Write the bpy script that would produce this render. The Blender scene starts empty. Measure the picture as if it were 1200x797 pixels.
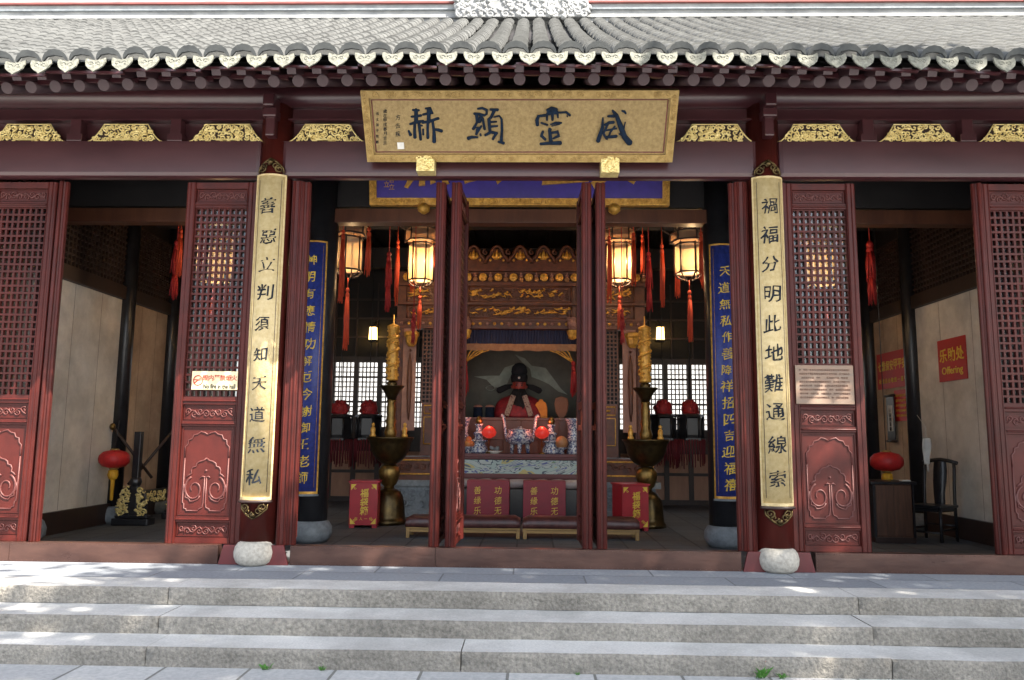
import bpy, math, random
from mathutils import Vector, Matrix, noise
R = math.radians
sc = bpy.context.scene
col = sc.collection

# ------------------------------------------------------------------ camera
CAM = Vector((0.15, -8.06, 1.30)); PITCH, ROLL, YAW, FPX = R(7.33), R(0.57), R(1.38), 900.0
_fw = Vector((-math.sin(YAW)*math.cos(PITCH), math.cos(YAW)*math.cos(PITCH), math.sin(PITCH)))
_rt = Vector((math.cos(YAW), math.sin(YAW), 0)); _up = _rt.cross(_fw)
_r2 = _rt*math.cos(ROLL) + _up*math.sin(ROLL); _u2 = _up*math.cos(ROLL) - _rt*math.sin(ROLL)
cd = bpy.data.cameras.new('camera'); cam = bpy.data.objects.new('camera', cd); col.objects.link(cam)
cd.sensor_width = 36; cd.lens = 36*FPX/1200; cd.clip_start = .05; cd.clip_end = 2000
cam.matrix_world = Matrix((( _r2.x, _u2.x, -_fw.x, CAM.x), (_r2.y, _u2.y, -_fw.y, CAM.y), (_r2.z, _u2.z, -_fw.z, CAM.z), (0, 0, 0, 1)))
sc.camera = cam
# ------------------------------------------------------------------ light
SUN = Vector((.50, -.40, .775)).normalized()
w = bpy.data.worlds.new('World'); sc.world = w; w.use_nodes = True
nt = w.node_tree; sky = nt.nodes.new('ShaderNodeTexSky'); sky.sky_type = 'NISHITA'; sky.sun_disc = False
sky.sun_elevation = math.asin(SUN.z); sky.sun_rotation = math.atan2(SUN.x, SUN.y); sky.air_density = 1.0; sky.dust_density = 2.0
bg = nt.nodes['Background']; bg.inputs[1].default_value = .125; hs = nt.nodes.new('ShaderNodeHueSaturation'); hs.inputs['Saturation'].default_value = .5; nt.links.new(sky.outputs[0], hs.inputs['Color']); nt.links.new(hs.outputs[0], bg.inputs[0])
sl = bpy.data.lights.new('sun', 'SUN'); sl.energy = 5.0; sl.angle = R(.5); sl.color = (1, .91, .79)
so = bpy.data.objects.new('sun', sl); col.objects.link(so); so.rotation_euler = SUN.to_track_quat('Z', 'Y').to_euler(); so.location = (20, -20, 30)
sc.view_settings.view_transform = 'Standard'; sc.view_settings.look = 'None'; sc.view_settings.gamma = 1
sc.view_settings.use_curve_mapping = False; sc.view_settings.exposure = 2.05
sc.cycles.use_denoising = True; sc.cycles.max_bounces = 8; sc.cycles.diffuse_bounces = 5; sc.cycles.transparent_max_bounces = 12
sc.cycles.sample_clamp_indirect = 6

def at(px, py, Y=None, Z=None, X=None):
    """world point seen at a photograph pixel, on the plane of a given real depth / height"""
    d = _fw + _r2*((px-600)/FPX) - _u2*((py-398.5)/FPX)
    t = (Y-CAM.y)/d.y if Y is not None else (Z-CAM.z)/d.z if Z is not None else (X-CAM.x)/d.x
    return CAM + d*t
def on_plane(px, py, P, n):
    d = _fw + _r2*((px-600)/FPX) - _u2*((py-398.5)/FPX)
    return CAM + d*((P-CAM).dot(n)/d.dot(n))

# ------------------------------------------------------------------ materials
def mat(name, c1, rough=.6, c2=None, scale=4, detail=6, metal=0, bump=0, bscale=None, coat=0, stretch=(1, 1, 1), spec=.5, dist=.01, ramp=(.35, .65), trans=0, stain=0):
    m = bpy.data.materials.new(name); m.use_nodes = True; t = m.node_tree; L = t.links; b = t.nodes['Principled BSDF']
    b.inputs['Roughness'].default_value = rough; b.inputs['Metallic'].default_value = metal
    b.inputs['Specular IOR Level'].default_value = spec; b.inputs['Coat Weight'].default_value = coat; b.inputs['Coat Roughness'].default_value = .25
    tc = t.nodes.new('ShaderNodeTexCoord'); mp = t.nodes.new('ShaderNodeMapping'); mp.inputs['Scale'].default_value = stretch
    L.new(tc.outputs['Object'], mp.inputs[0])
    if c2 is None: c2 = tuple(x*.72 for x in c1)
    nz = t.nodes.new('ShaderNodeTexNoise'); nz.inputs['Scale'].default_value = scale; nz.inputs['Detail'].default_value = detail; nz.inputs['Roughness'].default_value = .62
    L.new(mp.outputs[0], nz.inputs['Vector'])
    rp = t.nodes.new('ShaderNodeValToRGB'); rp.color_ramp.elements[0].position, rp.color_ramp.elements[1].position = ramp
    rp.color_ramp.elements[0].color = (*c2, 1); rp.color_ramp.elements[1].color = (*c1, 1)
    L.new(nz.outputs[0], rp.inputs[0])
    if stain:
        n3 = t.nodes.new('ShaderNodeTexNoise'); n3.inputs['Scale'].default_value = 1.3; n3.inputs['Detail'].default_value = 7; n3.inputs['Roughness'].default_value = .7; L.new(tc.outputs['Object'], n3.inputs['Vector'])
        r3 = t.nodes.new('ShaderNodeMapRange'); r3.inputs[1].default_value = .38; r3.inputs[2].default_value = .6; r3.inputs[3].default_value = 1-stain; r3.inputs[4].default_value = 1; L.new(n3.outputs[0], r3.inputs[0])
        mu = t.nodes.new('ShaderNodeMix'); mu.data_type = 'RGBA'; mu.blend_type = 'MULTIPLY'; mu.inputs[0].default_value = 1; L.new(rp.outputs[0], mu.inputs[6]); L.new(r3.outputs[0], mu.inputs[7]); L.new(mu.outputs[2], b.inputs['Base Color'])
    else: L.new(rp.outputs[0], b.inputs['Base Color'])
    mr = t.nodes.new('ShaderNodeMapRange'); mr.inputs[3].default_value = max(.05, rough-.1); mr.inputs[4].default_value = min(1, rough+.12)
    L.new(nz.outputs[0], mr.inputs[0]); L.new(mr.outputs[0], b.inputs['Roughness'])
    if bump:
        n2 = t.nodes.new('ShaderNodeTexNoise'); n2.inputs['Scale'].default_value = bscale or scale*6; n2.inputs['Detail'].default_value = 5
        L.new(mp.outputs[0], n2.inputs['Vector'])
        bp = t.nodes.new('ShaderNodeBump'); bp.inputs['Strength'].default_value = bump; bp.inputs['Distance'].default_value = dist
        L.new(n2.outputs[0], bp.inputs['Height']); L.new(bp.outputs[0], b.inputs['Normal'])
    return m

M = {}
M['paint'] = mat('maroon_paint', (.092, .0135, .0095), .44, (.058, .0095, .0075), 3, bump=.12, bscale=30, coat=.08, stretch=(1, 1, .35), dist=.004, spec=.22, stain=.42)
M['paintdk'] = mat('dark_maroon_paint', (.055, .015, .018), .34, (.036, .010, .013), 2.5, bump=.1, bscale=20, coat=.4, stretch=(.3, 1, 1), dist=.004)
M['paintworn'] = mat('worn_maroon_edge', (.125, .038, .032), .5, (.08, .018, .016), 14)
M['jamb'] = mat('red_post_paint', (.12, .018, .02), .45, (.085, .014, .015), 6, bump=.2, bscale=40, stretch=(1, 1, .3), dist=.004)
M['copper'] = mat('copper_sheet', (.10, .05, .038), .3, (.055, .027, .022), 3.5, metal=.35, bump=.25, bscale=9, stretch=(.5, 1, 1.4), dist=.012)
M['gold'] = mat('gold_leaf', (.43, .29, .10), .42, (.27, .17, .05), 16, metal=.3, bump=.5, bscale=60, dist=.006)
M['goldboard'] = mat('gold_leaf_board', (.35, .25, .105), .42, (.225, .15, .055), 26, metal=.2, bump=.7, bscale=85, dist=.006, ramp=(.3, .7))
M['goldbright'] = mat('gilded_carving', (.92, .78, .36), .34, (.66, .50, .18), 18, metal=.25, bump=.35, bscale=70, dist=.004)
M['goldin'] = mat('old_gilding', (.80, .45, .085), .38, (.46, .22, .035), 20, metal=.3, bump=.4, bscale=80, dist=.004)
M['ink'] = mat('blue_black_ink', (.010, .022, .045), .85, (.008, .013, .024), 20, spec=.12)
M['inkdk'] = mat('black_ink', (.012, .015, .02), .9, (.025, .03, .04), 20, spec=.1)
M['blue'] = mat('ultramarine_lacquer', (.035, .055, .30), .42, (.022, .036, .19), 24, bump=.5, bscale=90, dist=.004)
M['violet'] = mat('violet_blue_lacquer', (.07, .04, .38), .45, (.055, .032, .29), 9)
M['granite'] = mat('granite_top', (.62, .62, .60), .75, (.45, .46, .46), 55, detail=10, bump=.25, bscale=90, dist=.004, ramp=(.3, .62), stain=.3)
M['granitehewn'] = mat('hewn_granite_face', (.335, .31, .268), .85, (.155, .146, .128), 38, detail=10, bump=1.0, bscale=34, dist=.022, ramp=(.3, .66), stain=.35)  # darker colour carries the dimmer light on step fronts, besides rough dirty stone
M['slate'] = mat('blue_grey_slab', (.27, .30, .33), .6, (.18, .20, .235), 5, detail=9, bump=.2, bscale=40, dist=.004)
M['stone'] = mat('pale_stone', (.50, .47, .41), .8, (.33, .31, .27), 30, detail=8, bump=.6, bscale=60, dist=.006)
M['stonegrey'] = mat('grey_stone', (.25, .28, .30), .75, (.16, .18, .2), 14, bump=.4, bscale=50, dist=.006)
M['tile'] = mat('grey_roof_tile', (.088, .092, .09), .8, (.055, .058, .057), 6, detail=9, stain=.35, bump=.3, bscale=26, dist=.012, ramp=(.3, .68))
M['pan'] = mat('dark_pan_tile', (.055, .06, .06), .85, (.03, .034, .036), 9)
M['drip'] = mat('pale_drip_tile', (.21, .21, .18), .8, (.10, .105, .085), 34, bump=.8, bscale=38, dist=.012)
M['white'] = mat('lime_white', (.34, .35, .35), .8, (.22, .23, .24), 3, bump=.2, bscale=20, stain=.25)
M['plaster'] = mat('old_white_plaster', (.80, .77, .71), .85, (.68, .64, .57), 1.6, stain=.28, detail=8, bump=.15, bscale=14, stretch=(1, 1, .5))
M['brickred'] = mat('faded_red_band', (.20, .06, .055), .8)
M['black'] = mat('black_lacquer', (.022, .022, .026), .35, (.013, .013, .016), 6, coat=.2)
M['darkwood'] = mat('dark_wood', (.05, .028, .022), .45, (.03, .017, .014), 5, stretch=(1, 1, .2))
M['soot'] = mat('sooty_ceiling_wood', (.022, .019, .02), .7, (.014, .012, .013), 4)
M['brown'] = mat('reddish_brown_wood', (.13, .048, .024), .45, (.08, .028, .016), 6, stretch=(1, 1, .2), bump=.1)
M['orangewood'] = mat('orange_brown_panel', (.55, .30, .19), .5, (.38, .19, .115), 3, stretch=(1, 1, .3))
M['rosewood'] = mat('shrine_wood', (.13, .038, .017), .45, (.065, .019, .011), 9, bump=.2, bscale=50)
M['pinkboard'] = mat('faded_pink_board', (.36, .19, .14), .6, (.26, .13, .10), 7)
M['cabinetwood'] = mat('walnut_cabinet', (.13, .06, .035), .5, (.075, .035, .022), 7, stretch=(4, 4, .4), bump=.15)
M['redcloth'] = mat('red_silk', (.38, .018, .02), .6, (.24, .01, .013), 22, bump=.4, bscale=90)
M['redorange'] = mat('orange_red_tassel', (.72, .085, .025), .6, (.45, .04, .015), 30, stretch=(4, 4, .3), bump=.5, bscale=60)
M['redbox'] = mat('red_lacquer_box', (.40, .018, .03), .42, (.33, .014, .025), 5)
M['redcrim'] = mat('crimson_board', (.26, .014, .03), .5, (.2, .012, .025), 5)
M['redlantern'] = mat('red_gauze', (.60, .022, .022), .5, (.42, .014, .016), 12, bump=.2)
M['darkred'] = mat('deep_red_fringe', (.16, .008, .016), .7, (.09, .006, .012), 12, stretch=(6, 6, .5))
M['sign'] = mat('red_sign_sheet', (.52, .022, .02), .45, (.46, .018, .018), 3)
M['yellow'] = mat('yellow_paint', (.78, .56, .07), .5, (.68, .45, .05), 9)
M['yellowtassel'] = mat('yellow_tassel', (.85, .48, .03), .6, (.62, .30, .02), 20, stretch=(4, 4, .3))
M['ochre'] = mat('ochre_wood', (.34, .21, .07), .5, (.24, .14, .045), 8, stretch=(.3, 3, 3))
M['leather'] = mat('brown_leather', (.085, .028, .026), .35, (.05, .017, .017), 10, bump=.3, bscale=40)
M['satin'] = mat('grey_satin', (.42, .38, .37), .4, (.28, .24, .24), 9, bump=.6, bscale=8, dist=.02)
M['bronze'] = mat('dark_bronze', (.12, .082, .032), .32, (.05, .036, .018), 7, metal=.85, bump=.25, bscale=30, dist=.006)
M['brass'] = mat('worn_brass', (.27, .17, .05), .32, (.13, .08, .025), 12, metal=.85, bump=.3, bscale=60, dist=.004)
M['plank'] = mat('weathered_board', (.30, .19, .13), .65, (.22, .165, .125), 5, stretch=(.6, 1, 3), bump=.25, bscale=70, dist=.004)
M['cream'] = mat('cream_sign', (.80, .70, .44), .5, (.76, .64, .38), 3)
M['signred'] = mat('faded_red_print', (.62, .10, .06), .6)
M['paper'] = mat('white_paper', (.75, .73, .68), .8)
M['grout'] = mat('floor_joint', (.06, .065, .07), .8)
M['floortile'] = mat('grey_floor_tile', (.13, .135, .14), .5, (.085, .09, .10), 4, bump=.15)
M['navy'] = mat('navy_curtain', (.03, .05, .12), .8, (.06, .035, .05), 12, stretch=(10, 10, .4))
M['valance'] = mat('orange_valance', (.42, .20, .09), .7, (.3, .13, .06), 14)
M['mural'] = mat('dark_mural', (.17, .155, .115), .6, (.10, .09, .068), 2.2, detail=9)
M['cloud'] = mat('pale_mural_cloud', (.40, .42, .34), .6, (.27, .285, .23), 6)
M['robe'] = mat('crimson_robe', (.30, .014, .022), .6, (.14, .008, .014), 14, bump=.3)
M['face'] = mat('red_face', (.34, .05, .035), .45)
M['lapel'] = mat('cream_lapel', (.30, .22, .17), .7, (.12, .035, .03), 34, ramp=(.40, .47))
M['orange'] = mat('orange_cloth', (.75, .25, .015), .6, (.6, .18, .01), 9)
M['fan'] = mat('brown_fan', (.30, .12, .055), .6)
M['pinkflower'] = mat('pale_pink_carving', (.38, .20, .17), .6, (.2, .09, .07), 40, bump=.6, bscale=60)
M['rafter'] = mat('dark_rafter_paint', (.042, .018, .022), .5, (.026, .012, .015), 3)
M['coupletgold'] = mat('gold_couplet_board', (.60, .48, .26), .45, (.46, .34, .15), 22, metal=.08, bump=.7, bscale=85, dist=.006, ramp=(.3, .7))
M['greywall'] = mat('grey_court_wall', (.45, .46, .47), .85)
M['plastertan'] = mat('tan_plaster', (.62, .46, .32), .85, (.48, .33, .22), 1.6, stain=.3, detail=8)  # tan tone for the side wall panels farther in
M['felt'] = mat('black_felt', (.02, .02, .022), .9, spec=.15)
M['leaf'] = mat('leaf_green', (.07, .11, .03), .6, (.04, .07, .02), 1.5)
M['weed'] = mat('weed_green', (.10, .28, .04), .6, (.06, .17, .03), 8)
M['bark'] = mat('bark', (.10, .075, .05), .9, (.05, .04, .03), 8, bump=.8, bscale=20, stretch=(1, 1, .3))
M['fruit'] = mat('red_fruit', (.45, .09, .03), .45, (.4, .18, .05), 8)
M['gourd'] = mat('orange_tan_fruit', (.40, .20, .08), .5, (.28, .12, .05), 8)

def nodes_of(m): return m.node_tree, m.node_tree.nodes, m.node_tree.links
# blue and white porcelain
m = mat('blue_white_porcelain', (.50, .52, .54), .2, (.05, .065, .16), 34, detail=4, ramp=(.45, .56), coat=.5); M['porcelain'] = m
# cloisonne band: voronoi cells coloured with a small palette
m = mat('cloisonne_band', (.3, .35, .4), .35); t, n, L = nodes_of(m)
nz = n.new('ShaderNodeTexNoise'); nz.inputs['Scale'].default_value = 1.5; nz.inputs['Detail'].default_value = 3; nz.inputs['Distortion'].default_value = 1.2
mp = n.new('ShaderNodeMapping'); mp.inputs['Scale'].default_value = (1, 1, 2.6); tc = n.new('ShaderNodeTexCoord')
L.new(tc.outputs['Object'], mp.inputs[0]); L.new(mp.outputs[0], nz.inputs['Vector'])
rp = n.new('ShaderNodeValToRGB'); rp.color_ramp.interpolation = 'CONSTANT'; e = rp.color_ramp.elements
cols = [(0, (.30, .38, .40)), (.34, (.04, .07, .12)), (.38, (.42, .36, .12)), (.43, (.30, .40, .38)), (.49, (.03, .05, .08)), (.505, (.36, .42, .40)), (.56, (.04, .06, .22)), (.585, (.34, .40, .36)), (.63, (.05, .16, .09)), (.66, (.40, .33, .12))]
e[0].position = 0; e[0].color = (*cols[0][1], 1); e[1].position = cols[1][0]; e[1].color = (*cols[1][1], 1)
for p, c in cols[2:]:
    q = e.new(p); q.color = (*c, 1)
L.new(nz.outputs[0], rp.inputs[0]); L.new(rp.outputs[0], n['Principled BSDF'].inputs['Base Color']); M['cloisonne'] = m
# dark glossy window glass: see-through, mirrors the sky at a slant
m = bpy.data.materials.new('window_glass'); m.use_nodes = True; t, n, L = nodes_of(m); n.remove(n['Principled BSDF'])
tr = n.new('ShaderNodeBsdfTransparent'); tr.inputs[0].default_value = (.75, .78, .8, 1); gl = n.new('ShaderNodeBsdfGlossy'); gl.inputs['Roughness'].default_value = .03
fr = n.new('ShaderNodeFresnel'); fr.inputs[0].default_value = 1.6; mx = n.new('ShaderNodeMixShader')
L.new(fr.outputs[0], mx.inputs[0]); L.new(tr.outputs[0], mx.inputs[1]); L.new(gl.outputs[0], mx.inputs[2]); L.new(mx.outputs[0], n['Material Output'].inputs[0]); M['glass'] = m
# lantern silk: translucent cream with a few painted strokes
def silk(name, c, ink):
    m = mat(name, c, .7, ink, 9, detail=3, ramp=(.30, .36)); t, n, L = nodes_of(m)
    tl = n.new('ShaderNodeBsdfTranslucent'); mx = n.new('ShaderNodeMixShader'); mx.inputs[0].default_value = .0065
    tp = n.new('ShaderNodeBsdfTransparent'); m2 = n.new('ShaderNodeMixShader'); m2.inputs[0].default_value = .32; tp.inputs[0].default_value = (1, .9, .75, 1)
    rp = [x for x in n if x.type == 'VALTORGB'][0]; L.new(rp.outputs[0], tl.inputs[0])
    L.new(n['Principled BSDF'].outputs[0], mx.inputs[1]); L.new(tl.outputs[0], mx.inputs[2]); L.new(mx.outputs[0], m2.inputs[1]); L.new(tp.outputs[0], m2.inputs[2]); L.new(m2.outputs[0], n['Material Output'].inputs[0]); return m
M['silk'] = silk('lantern_silk', (.60, .46, .28), (.25, .20, .14))
M['silktop'] = silk('lantern_top_silk', (.36, .21, .12), (.2, .12, .08))
m = mat('lamp_glow', (.9, .6, .2), .5); m.node_tree.nodes['Principled BSDF'].inputs['Emission Color'].default_value = (1, .62, .18, 1); m.node_tree.nodes['Principled BSDF'].inputs['Emission Strength'].default_value = 2.2; M['glow'] = m
m = mat('red_lamp_glow', (.5, .03, .025), .4); m.node_tree.nodes['Principled BSDF'].inputs['Emission Color'].default_value = (1, .05, .03, 1); m.node_tree.nodes['Principled BSDF'].inputs['Emission Strength'].default_value = .09; M['redglow'] = m
# paving: slabs with joints
def paving(name, c1, c2, bw, rh, joint, mort, off=.5, rot=0):
    m = mat(name, c1, .72, c2, 30, detail=9, bump=.25, bscale=60, dist=.005); t, n, L = nodes_of(m); b = n['Principled BSDF']
    br = n.new('ShaderNodeTexBrick'); br.offset = off; br.inputs['Scale'].default_value = 1; br.inputs['Mortar Size'].default_value = mort; br.inputs['Mortar Smooth'].default_value = .2
    br.inputs['Brick Width'].default_value = bw; br.inputs['Row Height'].default_value = rh; br.inputs['Color1'].default_value = (1, 1, 1, 1); br.inputs['Color2'].default_value = (.74, .75, .77, 1); br.inputs['Mortar'].default_value = (*joint, 1); br.inputs['Bias'].default_value = -.1
    tc = n.new('ShaderNodeTexCoord'); mp = n.new('ShaderNodeMapping'); mp.inputs['Rotation'].default_value = (0, 0, rot); L.new(tc.outputs['Object'], mp.inputs[0]); L.new(mp.outputs[0], br.inputs['Vector'])
    rp = [x for x in n if x.type == 'VALTORGB'][0]; mu = n.new('ShaderNodeMix'); mu.data_type = 'RGBA'; mu.blend_type = 'MULTIPLY'; mu.inputs[0].default_value = 1
    L.new(rp.outputs[0], mu.inputs[6]); L.new(br.outputs[0], mu.inputs[7]); L.new(mu.outputs[2], b.inputs['Base Color'])
    bp = [x for x in n if x.type == 'BUMP'][0]; b2 = n.new('ShaderNodeBump'); b2.invert = True; b2.inputs['Distance'].default_value = .01; b2.inputs['Strength'].default_value = .8
    L.new(br.outputs['Fac'], b2.inputs['Height']); L.new(bp.outputs[0], b2.inputs['Normal']); L.new(b2.outputs[0], b.inputs['Normal']); return m
M['court'] = paving('courtyard_slabs', (.55, .55, .54), (.40, .41, .41), .64, .9, (.35, .35, .33), .012)
M['terrace'] = paving('terrace_slabs', (.31, .34, .37), (.22, .24, .275), 1.35, .42, (.5, .5, .5), .008)
M['hallfloor'] = paving('hall_floor_tiles', (.13, .135, .14), (.085, .09, .10), .45, .45, (.45, .45, .45), .012, 0)

# ------------------------------------------------------------------ mesh builder
ORG = {}
class MB:
    def __init__(s): s.v = []; s.f = []; s.m = []; s.s = []
    def face(s, idx, m=0, sm=False): s.f.append(idx); s.m.append(m); s.s.append(sm)
    def add(s, vs, fs, m=0, sm=False):
        k = len(s.v); s.v += [Vector(p) for p in vs]
        for f in fs: s.face([k+i for i in f], m, sm)
    def box(s, x0, x1, y0, y1, z0, z1, m=0, taper=0, mtop=None):
        t = taper
        vs = [(x0, y0, z0), (x1, y0, z0), (x1, y1, z0), (x0, y1, z0), (x0+t, y0+t, z1), (x1-t, y0+t, z1), (x1-t, y1-t, z1), (x0+t, y1-t, z1)]
        s.add(vs, [(3, 2, 1, 0), (0, 1, 5, 4), (1, 2, 6, 5), (2, 3, 7, 6), (3, 0, 4, 7)], m); s.add(vs[4:], [(0, 1, 2, 3)], m if mtop is None else mtop)
    def cbox(s, c, sx, sy, sz, m=0, rot=None):
        k = len(s.v); s.box(-sx/2, sx/2, -sy/2, sy/2, -sz/2, sz/2, m)
        for i in range(k, len(s.v)): s.v[i] = (rot @ s.v[i] if rot else s.v[i]) + Vector(c)
    def prism(s, pts, fn, w0, w1, m=0, sm=False):
        """2-D outline (u,v) carried by fn(u,v,w) from w0 to w1"""
        n = len(pts); vs = [fn(u, v, w0) for u, v in pts] + [fn(u, v, w1) for u, v in pts]
        s.add(vs, [tuple(range(n)), tuple(range(2*n-1, n-1, -1))] + [(i, i+n, (i+1) % n+n, (i+1) % n) for i in range(n)], m, sm)
    def lathe(s, prof, c=(0, 0, 0), n=20, m=0, sm=True, cap=True, sx=1, sy=1, ripple=0, nr=12):
        k = len(s.v); c = Vector(c)
        for r, z in prof:
            for i in range(n):
                a = 2*math.pi*i/n; q = r*(1+ripple*math.cos(a*nr)); s.v.append(c+Vector((q*math.cos(a)*sx, q*math.sin(a)*sy, z)))
        for j in range(len(prof)-1):
            for i in range(n): s.face((k+j*n+i, k+j*n+(i+1) % n, k+(j+1)*n+(i+1) % n, k+(j+1)*n+i), m, sm)
        if cap: s.face(tuple(range(k+n-1, k-1, -1)), m); s.face(tuple(range(k+(len(prof)-1)*n, k+len(prof)*n)), m)
    def tube(s, pts, r, n=6, m=0, flat=None, cap=True):
        """tube through pts; r number or list; flat=(axis vector, factor) squashes it along an axis"""
        pts = [Vector(p) for p in pts]; rs = r if isinstance(r, (list, tuple)) else [r]*len(pts); k = len(s.v); up = None
        for i, p in enumerate(pts):
            d = (pts[min(i+1, len(pts)-1)]-pts[max(i-1, 0)])
            if d.length < 1e-9: d = Vector((0, 0, 1))
            d.normalize()
            if up is None: up = d.orthogonal().normalized()
            up = up-d*up.dot(d)
            if up.length < 1e-6: up = d.orthogonal()
            up.normalize(); b = d.cross(up)
            for j in range(n):
                a = 2*math.pi*j/n; o = (up*math.cos(a)+b*math.sin(a))*rs[i]
                if flat: o = o-flat[0]*o.dot(flat[0])*(1-flat[1])
                s.v.append(p+o)
        for i in range(len(pts)-1):
            for j in range(n): s.face((k+i*n+j, k+i*n+(j+1) % n, k+(i+1)*n+(j+1) % n, k+(i+1)*n+j), m, True)
        if cap: s.face(tuple(range(k+n-1, k-1, -1)), m); s.face(tuple(range(k+(len(pts)-1)*n, k+len(pts)*n)), m)
    def ball(s, c, r, m=0, n=10, k=6, sz=1, sx=1, sy=1):
        s.lathe([(r*math.sin(math.pi*i/k), -r*math.cos(math.pi*i/k)*sz) if 0 < i < k else (r*.02, -r*sz if i == 0 else r*sz) for i in range(k+1)], c, n, m, True, True, sx, sy)
    def build(s, name, mats, parent=None, org=None, bevel=0):
        me = bpy.data.meshes.new(name); o0 = ORG.get(parent.name, Vector()) if parent else Vector(org or (0, 0, 0))
        me.from_pydata([v-o0 for v in s.v], [], s.f)
        for q in (mats if isinstance(mats, (list, tuple)) else [mats]): me.materials.append(M[q] if isinstance(q, str) else q)
        me.polygons.foreach_set('material_index', s.m); me.polygons.foreach_set('use_smooth', s.s); me.update()
        o = bpy.data.objects.new(name, me); col.objects.link(o); ORG[o.name] = o0
        if parent: o.parent = parent
        elif org: o.location = org
        if bevel:
            b = o.modifiers.new('edge', 'BEVEL'); b.width = bevel; b.segments = 2; b.limit_method = 'ANGLE'
        return o
def tag(o, label=None, cat=None, group=None, kind=None):
    if label: o['label'] = label
    if cat: o['category'] = cat
    if group: o['group'] = group
    if kind: o['kind'] = kind
    return o
def thing(name, label, cat, loc=(0, 0, 0), group=None):
    o = bpy.data.objects.new(name, None); o.empty_display_size = .1; col.objects.link(o); o.location = loc; ORG[o.name] = Vector(loc); return tag(o, label, cat, group)
def copy_tree(o, loc=None, parent=None, rz=None, label=None, scale=None):
    c = o.copy(); col.objects.link(c)
    if parent: c.parent = parent
    for ch in list(o.children): copy_tree(ch, parent=c)
    if loc is not None: c.location = loc
    if rz is not None: c.rotation_euler = (0, 0, rz)
    if scale: c.scale = scale
    if label: c['label'] = label
    ORG[c.name] = Vector(c.location); return c

# ------------------------------------------------------------------ lettering
GC = {}
def glyph(ch, bold=0.0):
    if (ch, bold) in GC: return GC[(ch, bold)]
    c = bpy.data.curves.new('t', 'FONT'); c.body = ch; c.resolution_u = 3; c.offset = bold; c.extrude = .5
    o = bpy.data.objects.new('t', c); col.objects.link(o); bpy.context.view_layer.update()
    me = bpy.data.meshes.new_from_object(o.evaluated_get(bpy.context.evaluated_depsgraph_get()))
    vs = [v.co.copy() for v in me.vertices]; fs = [tuple(p.vertices) for p in me.polygons]
    bpy.data.objects.remove(o); bpy.data.curves.remove(c); bpy.data.meshes.remove(me)
    if vs:
        x0, x1 = min(v.x for v in vs), max(v.x for v in vs); y0, y1 = min(v.y for v in vs), max(v.y for v in vs)
        GC[(ch, bold)] = (vs, fs, x0, x1, y0, y1)
    else: GC[(ch, bold)] = ([], [], 0, 0, 0, 0)
    return GC[(ch, bold)]
def write_char(mb, ch, cu, cv, size, fn, thick=.004, bold=.0, brush=0, m=0, wide=1.0, seed=0):
    """one Chinese character centred at (cu,cv); fn(u,v,w) carries it onto its board, w out of the board"""
    vs, fs, x0, x1, y0, y1 = glyph(ch, bold)
    if not vs: return
    s = size/max(x1-x0, y1-y0, .5); out = []
    for v in vs:
        u, q = (v.x-(x0+x1)/2), (v.y-(y0+y1)/2)
        if brush:
            d = noise.noise_vector(Vector((u*3.1+seed*7.7, q*3.1, seed*3.3)))*brush + noise.noise_vector(Vector((u*9+seed, q*9, 5)))*brush*.35
            u, q = u*.95+d.x+.05*q, q+d.y+.10*u
        out.append(fn(cu+u*s*wide, cv+q*s, thick*(v.z+.5)+.001))
    mb.add(out, fs, m)
def write_line(mb, text, u0, u1, v, fn, thick=.003, bold=0, m=0, hmax=None):
    """a western line of type fitted between u0 and u1 with its middle at v"""
    vs, fs, x0, x1, y0, y1 = glyph(text, bold); s = (u1-u0)/(x1-x0); sv = s if not hmax else min(s*1.6, hmax/(y1-y0))
    mb.add([fn(u0+(q.x-x0)*s, v+(q.y-(y0+y1)/2)*sv, thick*(q.z+.5)+.001) for q in vs], fs, m)
def flatfn(X0, Y, Z0):      # board facing the courtyard (-Y)
    return lambda u, v, w_: Vector((X0+u, Y-w_, Z0+v))

def spiral(mb, fn, cu, cv, r, turns, tr, a0=0, sgn=1, m=0, n=5, w_=0.0):
    k = max(6, int(turns*11)); pts = []
    for i in range(k+1):
        t = i/k; a = a0+sgn*t*turns*2*math.pi; q = r*(1-.86*t); pts.append(fn(cu+q*math.cos(a), cv+q*math.sin(a), w_))
    mb.tube(pts, [tr*(1-.35*i/k) for i in range(k+1)], n, m)
def scrollwork(mb, fn, u0, u1, v0, v1, cell, tr, rnd, m=0, inside=None, w_=.004, dens=1.0):
    nu = max(1, round((u1-u0)/cell)); nv = max(1, round((v1-v0)/cell))
    for i in range(nu):
        for j in range(nv):
            if rnd.random() > dens: continue
            cu = u0+(i+.5+rnd.uniform(-.18, .18))*(u1-u0)/nu; cv = v0+(j+.5+rnd.uniform(-.15, .15))*(v1-v0)/nv
            if inside and not inside(cu, cv): continue
            r = cell*rnd.uniform(.42, .58)
            spiral(mb, fn, cu, cv, r, rnd.uniform(.9, 1.6), tr, rnd.uniform(0, 6.28), rnd.choice((-1, 1)), m, 5, w_+rnd.uniform(0, tr))
def blobs(mb, fn, u0, u1, v0, v1, n, r, rnd, m=0, inside=None, sq=.6):
    for i in range(n):
        u, v = rnd.uniform(u0, u1), rnd.uniform(v0, v1)
        if inside and not inside(u, v): continue
        q = r*rnd.uniform(.6, 1.3); mb.ball(fn(u, v, q*.3), q, m, 7, 4, sz=rnd.uniform(.5, 1), sx=rnd.uniform(.7, 1.5))
rnd = random.Random(7)
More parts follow.
